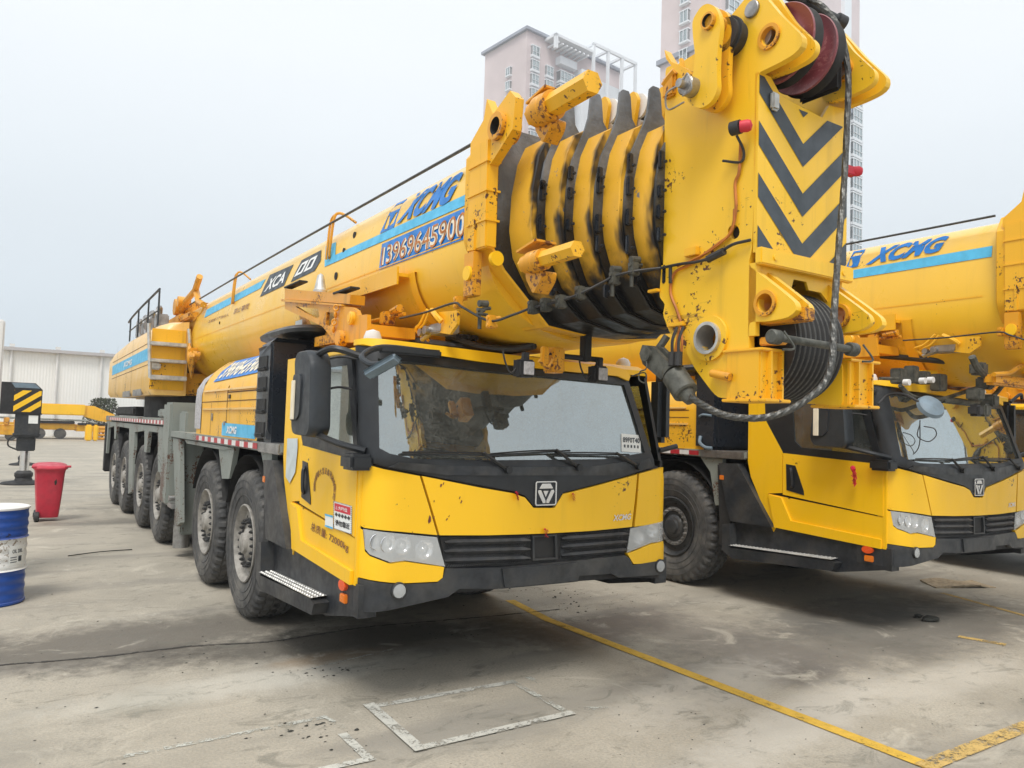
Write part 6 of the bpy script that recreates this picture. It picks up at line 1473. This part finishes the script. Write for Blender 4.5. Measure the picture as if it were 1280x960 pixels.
bm = NB(); yq, zq = bx_([(441, 398)])[0]; cyl(bm, (XB-.03, yq, zq), (XB+.06, yq, zq), .05, n=22, bev=.006); cyl(bm, (XB-.035, yq, zq), (XB-.028, yq, zq), .03, n=18); link('pin', bm, 'worn_yellow', jb)
bm = NB()
for k in range(4):
    y_, z_ = bx_([(424-k*1.2, 385+k*9)])[0]; lathe(bm, [(0, .022), (.008, .03), (.016, .022), (.008, .014)], (XB-.03, y_, z_), Vector((1, (-1)**k*.8, 0)).normalized(), 14, closed=True)
y_, z_ = bx_([(428, 423)])[0]; cyl(bm, (XB-.04, y_, z_), (XB+.02, y_, z_), .06, n=18); link('chain', bm, 'rust_yellow', jb)
bm = NB(); 
for a_, b_ in (((356, 360), (375, 362)), ((417, 367.5), (439, 369))):
    p, q = bx_([a_])[0], bx_([b_])[0]; box(bm, (XB-.01, min(p[0], q[0]), p[1]-.005), (XB+.07, max(p[0], q[0]), p[1]+.012), .004)
link('rubber_stop', bm, 'rubber_hose', jb)
bm = NB(); y_, z_ = PX(400, 366, 2.2).yz; lathe(bm, [(0, 0), (0, .06), (.02, .06), (.03, .05), (.15, .028), (.17, 0)], (2.2, y_, z_), Vector((0, 0, 1)), 20); bpart('beacon', bm, 'aluminium')
bm = NB(); y_, z_ = PX(380, 405, 2.25).yz; qface(bm, quad((2.2, y_+.1, z_-.03), (2.2, y_-.1, z_-.03), (2.2, y_-.1, z_+.03), (2.2, y_+.1, z_+.03))); bpart('plate_label', bm, 'paper', smooth=0)
bm = NB(); p = PY(466, 417, 4.75); lathe(bm, [(0, .06), (.03, .06), (.07, .045), (.085, 0)], (p.x, p.y, 2.33), Vector((0, 0, 1)), 20); part('roof_beacon', bm, 'concrete_white')
bm = NB(); lathe(bm, [(0, .06), (.03, .06), (.06, .04), (.075, 0)], (4.3, 4.85, 2.33), Vector((0, 0, 1)), 20); part('roof_beacon', bm, 'concrete_white')
# rope over the sheaves, hanging down in front and looping back to its socket
rope = [PY(975, -22, 2.7), PY(1000, -8, 2.5), PY(1030, 10, 2.38), PY(1050, 40, 2.30), PY(1060, 90, 2.26), PY(1059, 150, 2.24), PY(1055, 230, 2.22), PY(1049, 300, 2.16), PY(1044, 370, 2.06), PY(1042, 410, 2.03), PY(1040, 450, 2.0), PY(1031, 478, 2.0), PY(1010, 498, 2.02), PY(985, 513, 2.06), PY(955, 522, 2.12), PY(925, 522, 2.2), PY(900, 517, 2.27), PY(880, 507, 2.33), PY(862, 496, 2.36)]
bm = NB(); tube(bm, rope, .0145, n=24, sub=26, twist=.10, lay=.6); bpart('head_rope', bm, 'rope_steel')
# rope socket
a = PX(858, 492, 2.86); b = PX(842, 468, 2.86); c_ = PX(817, 444, 2.86)
bm = NB(); cyl(bm, a, b, .066, n=28, bev=.008); cyl(bm, b, b+(c_-b)*.25, .066, .042, n=28); 
for s_ in (-.045, .02): 
    dd = (c_-b).normalized(); n_ = dd.cross(Vector((1, 0, 0))).normalized()
    lp = [(b+dd*.02+n_*.05), (c_+n_*.06), (c_+dd*.055+n_*.03), (c_+dd*.065-n_*.02), (c_-n_*.055), (b+dd*.02-n_*.05)]
    xplate(bm, [[(v.y, v.z) for v in lp]], 2.86+s_, .028)
cyl(bm, c_+Vector((-.065, 0, 0)), c_+Vector((.065, 0, 0)), .036, n=20); cyl(bm, a+(a-b).normalized()*.05, a, .03, .045, n=16)
bpart('rope_socket', bm, 'socket_grey')
bm = NB(); tube(bm, [c_+Vector((-.06, 0, 0)), PX(808, 460, 2.8), PX(800, 465, 2.82), PX(799, 475, 2.82), PX(807, 478, 2.82), PX(806, 466, 2.82), PX(790, 470, 2.9)], .004, n=4)
tube(bm, [c_+Vector((.0, 0, 0)), PX(826, 432, 2.93), PX(834, 420, 2.95)], .02, n=8); bpart('safety_wire', bm, 'socket_grey')
bm = NB()
for (px, py) in ((840, 457), (848, 457)): p = PX(px, py, 2.83); cyl(bm, p, p+Vector((0, 0, .07)), .02, n=10); tube(bm, [p+Vector((0, 0, .05)), p+Vector((0, .0, .13)), p+Vector((.03, .0, .2))], .008, n=6)
bpart('load_sensor', bm, 'rubber_hose')
# ------------------------------------------------------------------ the neighbouring cranes
def clone(skip, off, boff, label):
    r = crane.copy(); COL.objects.link(r); r.location = crane.location+Vector(off); r['label'] = label; ORG[r.name] = ORG[crane.name]+Vector(off)
    MP = {}
    for ch in kids(crane):
        if ch in skip: continue
        c = ch.copy(); COL.objects.link(c); c.parent = r; MP[ch.name] = c
        ORG[c.name] = ORG[ch.name]+Vector(off)
        if ch in BOOM: c.location = c.location+Vector(boff); ORG[c.name] += Vector(boff)
        for gk in kids(ch):
            if gk in skip: continue
            d = gk.copy(); COL.objects.link(d); d.parent = c; ORG[d.name] = ORG[gk.name]+Vector(off)
    return r, MP
# anything built in one go but standing apart becomes a part of its own
def split_apart(o, skip=('lettering', 'letters', 'print', 'chip', 'seam', 'nut', 'vent', 'screen', 'number', 'logo', 'tape', 'stripe', 'badge', 'tread', 'glass', 'emblem', 'wiring', 'wiper', 'panel', 'label', 'ring', 'roof')):
    if o.type != 'MESH' or any(k in o.name for k in skip): return
    me = o.data; n = len(me.vertices); par = list(range(n))
    def find(a):
        while par[a] != a: par[a] = par[par[a]]; a = par[a]
        return a
    for e_ in me.edges:
        a, b = find(e_.vertices[0]), find(e_.vertices[1])
        if a != b: par[a] = b
    isl = {}
    for i in range(n): isl.setdefault(find(i), []).append(i)
    if len(isl) < 2: return
    G = []
    for vs in isl.values():
        P = [me.vertices[i].co for i in vs]; G.append([[min(p[k] for p in P) for k in range(3)], [max(p[k] for p in P) for k in range(3)], set(vs)])
    m_ = .012; ch = True
    while ch:
        ch = False
        for i in range(len(G)):
            for j in range(i+1, len(G)):
                if all(G[i][0][k]-m_ <= G[j][1][k] and G[j][0][k]-m_ <= G[i][1][k] for k in range(3)):
                    G[i] = [[min(G[i][0][k], G[j][0][k]) for k in range(3)], [max(G[i][1][k], G[j][1][k]) for k in range(3)], G[i][2] | G[j][2]]; G.pop(j); ch = True; break
            if ch: break
    if len(G) < 2 or len(G) > 24: return
    G.sort(key=lambda g_: -len(g_[2])); bse = o.name.split('.')[0]
    def sub_mesh(keep):
        b = bmesh.new(); b.from_mesh(me); b.verts.ensure_lookup_table()
        bmesh.ops.delete(b, geom=[v for v in b.verts if v.index not in keep], context='VERTS'); return b
    news = []
    for g_ in G[1:]:
        b = sub_mesh(g_[2]); m2 = bpy.data.meshes.new(bse); c = Vector([(g_[0][k]+g_[1][k])/2 for k in range(3)])
        bmesh.ops.translate(b, verts=b.verts[:], vec=-c); b.to_mesh(m2); b.free()
        for mt in me.materials: m2.materials.append(mt)
        q = bpy.data.objects.new(bse, m2); COL.objects.link(q); q.parent = o.parent; q.location = o.location+c; ORG[q.name] = ORG[o.name]+c
        if o in BOOM: BOOM.append(q)
    b = sub_mesh(G[0][2]); b.to_mesh(me); b.free()
for top in (crane,):
    for ch in kids(top):
        for gk in kids(ch): split_apart(gk)
        split_apart(ch)
bpy.context.view_layer.update()
only1 = [o for o in kids(crane) if o.name.split('.')[0] in ('door_lettering', 'warning_sticker', 'inspection_sticker', 'film_patch', 'rust_chip', 'ribbon', 'ramp_mirror', 'permit_card', 'lamp_bar', 'air_intake_column')]
only1 += [o for o in BOOM if o.name.split('.')[0] in ('work_lamp', 'rope_socket', 'safety_wire', 'load_sensor')]
only1 += [hp, hb]+DEC1
only1 += [o for o in kids(crane) if o.name.startswith('wheel') and not o.name.startswith('wheel_bay')]
OFF2 = Vector((4.87, -.53, 0)); BOF = Vector((0, -.37, .2))
cr2, M2 = clone(only1, OFF2, BOF, 'second yellow mobile crane parked to the right, its boom running out of the picture')
cr3, M3 = clone(only1, OFF2*2+Vector((-.2, .6, 0)), (0, 0, 0), 'third yellow mobile crane glimpsed at the right edge behind the second one')
for rt_, dl in ((cr2, OFF2), (cr3, OFF2*2+Vector((-.2, .6, 0)))):
    if rt_ == cr2:
        wa = make_wheel(XL, axles[0], 1, 'wheel_dark'); wb_ = make_wheel(XR, axles[0], -1, 'wheel_dark'); bpy.context.view_layer.update()
        for w_ in (wa, wb_): w_.parent = rt_; w_.location = w_.location
        src = (wa, wb_)
        bpy.context.view_layer.update()
        for w_ in src:
            for y in axles[1:]: dup_child(w_, rt_, (0, y-axles[0], 0))
    else:
        for w_ in src:
            for y in axles: dup_child(w_, rt_, (0, y-axles[0], 0))
# second crane: its own markings
def at2(name, bm, mat, par=None, **k): return link(name, bm, mat, par or cr2, **k)
b2 = M2['base_boom']; BX2 = 2.4+4.87
OB = OFF2+BOF
SZ = 1.18; C2 = ORG[b2.name].z+.2*0; TOP2 = C2+.62; NC = TOP2-.62*SZ
for k_ in ('base_boom', 'boom_collar'):
    o_ = M2[k_]; zc_ = ORG[o_.name].z; o_.scale.z = SZ; o_.location.z += (TOP2+(zc_-TOP2)*SZ)-zc_
def zinv(z): return C2+(z-NC)/SZ
def cv2(l): return [(PX(a, b, BX2).y, PX(a, b, BX2).z) for a, b in l]
def xs2(z): return xs(z-.2)+4.87
def bd2(name, pts, mat, o=.006):
    bm = NB(); sheet(bm, [cv2(pts)], lambda y, z: Vector((xs2(zinv(z))-o, y, zinv(z))), grid=.1); return link(name, bm, mat, b2, smooth=30)
bd2('boom_stripe', [(1000, 348.5), (1067, 336), (1237, 306), (1237, 320), (1067, 347), (1000, 360)], 'light_blue')
q = cv2([(1077.5, 330.5), (1174, 313), (1180, 291), (1087, 308)])
def fn2(u, v, o=.010):
    y = (q[0][0]*(1-u)+q[1][0]*u)*(1-v)+(q[3][0]*(1-u)+q[2][0]*u)*v; z = (q[0][1]*(1-u)+q[1][1]*u)*(1-v)+(q[3][1]*(1-u)+q[2][1]*u)*v
    return Vector((xs2(zinv(z))-o, y, zinv(z)))
bm = NB(); lettering(bm, 'XCMG', fn2, .05, .25); link('maker_letters', bm, 'logo_blue', b2, smooth=0)
q = cv2([(1053, 335), (1068, 332), (1073, 309), (1058, 312)])
bm = NB(); sheet(bm, [[(0, 0), (1, 0), (1, 1), (0, 1)], [(.08, .66), (.92, .66), (.92, .86), (.2, .90)], [(.10, .56), (.26, .56), (.5, .22), (.46, .08), (.2, .1)]], fn2); link('maker_logo', bm, 'logo_blue', b2, smooth=0)
# handle post instead of louvres beside the cab
X2 = XL+4.87
bm = NB(); box(bm, (X2-.01, 5.97, 1.60), (X2+.7, 6.32, 2.46), .04); ic2 = at2('air_intake_column', bm, 'intake_black')
bm = NB(); tube(bm, [(X2-.02, 6.2, 1.75), (X2-.05, 6.18, 1.68), (X2-.05, 6.1, 1.63), (X2-.02, 6.02, 1.62)], .02, n=8); tube(bm, [(X2-.02, 6.22, 1.98), (X2-.04, 6.15, 2.0), (X2-.02, 6.04, 1.99)], .014, n=8); link('moulding', bm, 'grey_plastic', ic2)
bm = NB()
q5 = [PX(a, b, X2-.0) for a, b in ((795, 498), (884, 500), (884, 478), (795, 472))]
e2 = M2['engine_housing']
bm = NB(); lettering(bm, '13705378701', lambda u, v: Vector((hood_x(min(2.44, 2.17+.2*v))+4.87-.012, 8.1-(8.1-6.36)*u, 2.12+.19*v)), .02); link('panel_number', bm, 'text_red', e2, smooth=0)
# round front mirror of the second crane and its ribbons
bm = NB(); p = PY(1161, 511, 3.55); lathe(bm, [(0, 0), (.004, .10), (.02, .118), (.05, .105), (.07, .05), (.075, 0)], p, Vector((-.38, -.72, .58)).normalized(), 36); rm2 = at2('front_mirror', bm, 'grey_plastic')
bm = NB(); tube(bm, [PY(1098, 505, 3.95), PY(1110, 494, 3.9), PY(1130, 493, 3.75), PY(1150, 503, 3.58)], .012, n=7); at2('mirror_arm', bm, 'rubber_hose', rm2)
bm = NB(); tube(bm, [PY(1150, 530, 3.8), PY(1147, 545, 3.8), PY(1160, 552, 3.8), PY(1170, 545, 3.8), PY(1168, 536, 3.8), PY(1155, 533, 3.8)], .005, n=5); tube(bm, [PY(1150, 525, 3.8), PY(1148, 560, 3.85), PY(1128, 577, 3.9)], .005, n=5); at2('loose_wire', bm, 'rubber_hose', rm2)
r_ = ribbon(PX(1066, 585, X2-.12), 9, .16, cr2)
r_['label'] = 'red ribbon tied under the wing mirror'
bm = NB(); box(bm, (X2-.255, 4.36, 1.90), (X2-.245, 4.40, 2.16)); at2('marker_strip', bm, 'paper') if False else bm.free()
# hydraulic gear visible under the second boom
bm = NB(); cx = 7.3
for i, (px, py) in enumerate(((1130, 478), (1150, 476), (1160, 475))): p = PY(px, py, 3.75); cyl(bm, p+Vector((0, -.05, 0)), p, .028, n=14)
at2('pressure_gauge', bm, 'concrete_white')
bm = NB()
for (px, py, w_, h_) in ((1130, 470, .06, .07), (1146, 468, .05, .08), (1160, 472, .06, .06), (1180, 478, .07, .08)): p = PY(px, py, 3.8); box(bm, (p.x-w_, p.y, p.z-h_), (p.x+w_, p.y+.1, p.z+h_), .01)
tube(bm, [PY(1125, 482, 3.8), PY(1140, 495, 3.8), PY(1170, 500, 3.8), PY(1200, 492, 3.8), PY(1235, 480, 3.8)], .02, n=7); tube(bm, [PY(1100, 473, 3.8), PY(1122, 473, 3.8)], .015, n=6); tube(bm, [PY(1180, 500, 3.8), PY(1215, 503, 3.7), PY(1240, 496, 3.7), PY(1262, 470, 3.6)], .022, n=7)
at2('valve_cluster', bm, 'socket_grey')
bm = NB(); p = PY(1165, 466, 3.95); a = PY(1130, 463, 3.95); b = PY(1172, 463, 3.95); c_ = PY(1172, 492, 3.95); yplate(bm, [[(a.x, a.z), (b.x, b.z), (c_.x, c_.z), (a.x, c_.z)]], 3.95, .02); at2('valve_bracket', bm, 'yellow_paint')
bm = NB()
for i, (px, py) in enumerate(((1232, 460), (1240, 478), (1228, 492), (1246, 500), (1236, 512))): p = PY(px, py, 3.3); box(bm, (p.x-.05, p.y, p.z-.06), (p.x+.06, p.y+.12, p.z+.05), .015)
tube(bm, [PY(1215, 446, 3.3), PY(1222, 460, 3.3), PY(1232, 470, 3.3)], .03, n=8); at2('rotary_joint', bm, 'socket_grey')
bm = NB(); a = PY(1236, 472, 3.25); b = PY(1290, 470, 3.2); box(bm, (a.x, 3.2, a.z-.06), (b.x+.2, 3.3, a.z+.03), .02); tube(bm, [PY(1242, 468, 3.2), PY(1262, 466, 3.2), PY(1275, 458, 3.2), PY(1295, 452, 3.2)], .02, n=8); at2('steel_arm', bm, 'rust_yellow')
bm = NB(); p = PY(1224, 513, 3.3); box(bm, (p.x-.05, 3.28, p.z-.05), (p.x+.05, 3.38, p.z+.05), .02); at2('work_lamp', bm, 'rubber_hose')
bpy.context.view_layer.update()
# ------------------------------------------------------------------ thin overcast haze over the yard and the towers
bm = NB(); box(bm, (-700, -28, -1.5), (700, 400, 92)); s = NT('haze_air'); s.t.nodes.remove(s.b)
pv_ = s.n('ShaderNodeVolumePrincipled'); pv_.inputs['Color'].default_value = (.93, .96, 1, 1); pv_.inputs['Density'].default_value = .0015; pv_.inputs['Anisotropy'].default_value = .3
s.l(pv_.outputs[0], s.o.inputs['Volume'])
hz = link('haze', bm, 'haze_air', smooth=0); tag(hz, 'thin pale haze filling the air over the yard', 'haze', kind='stuff')
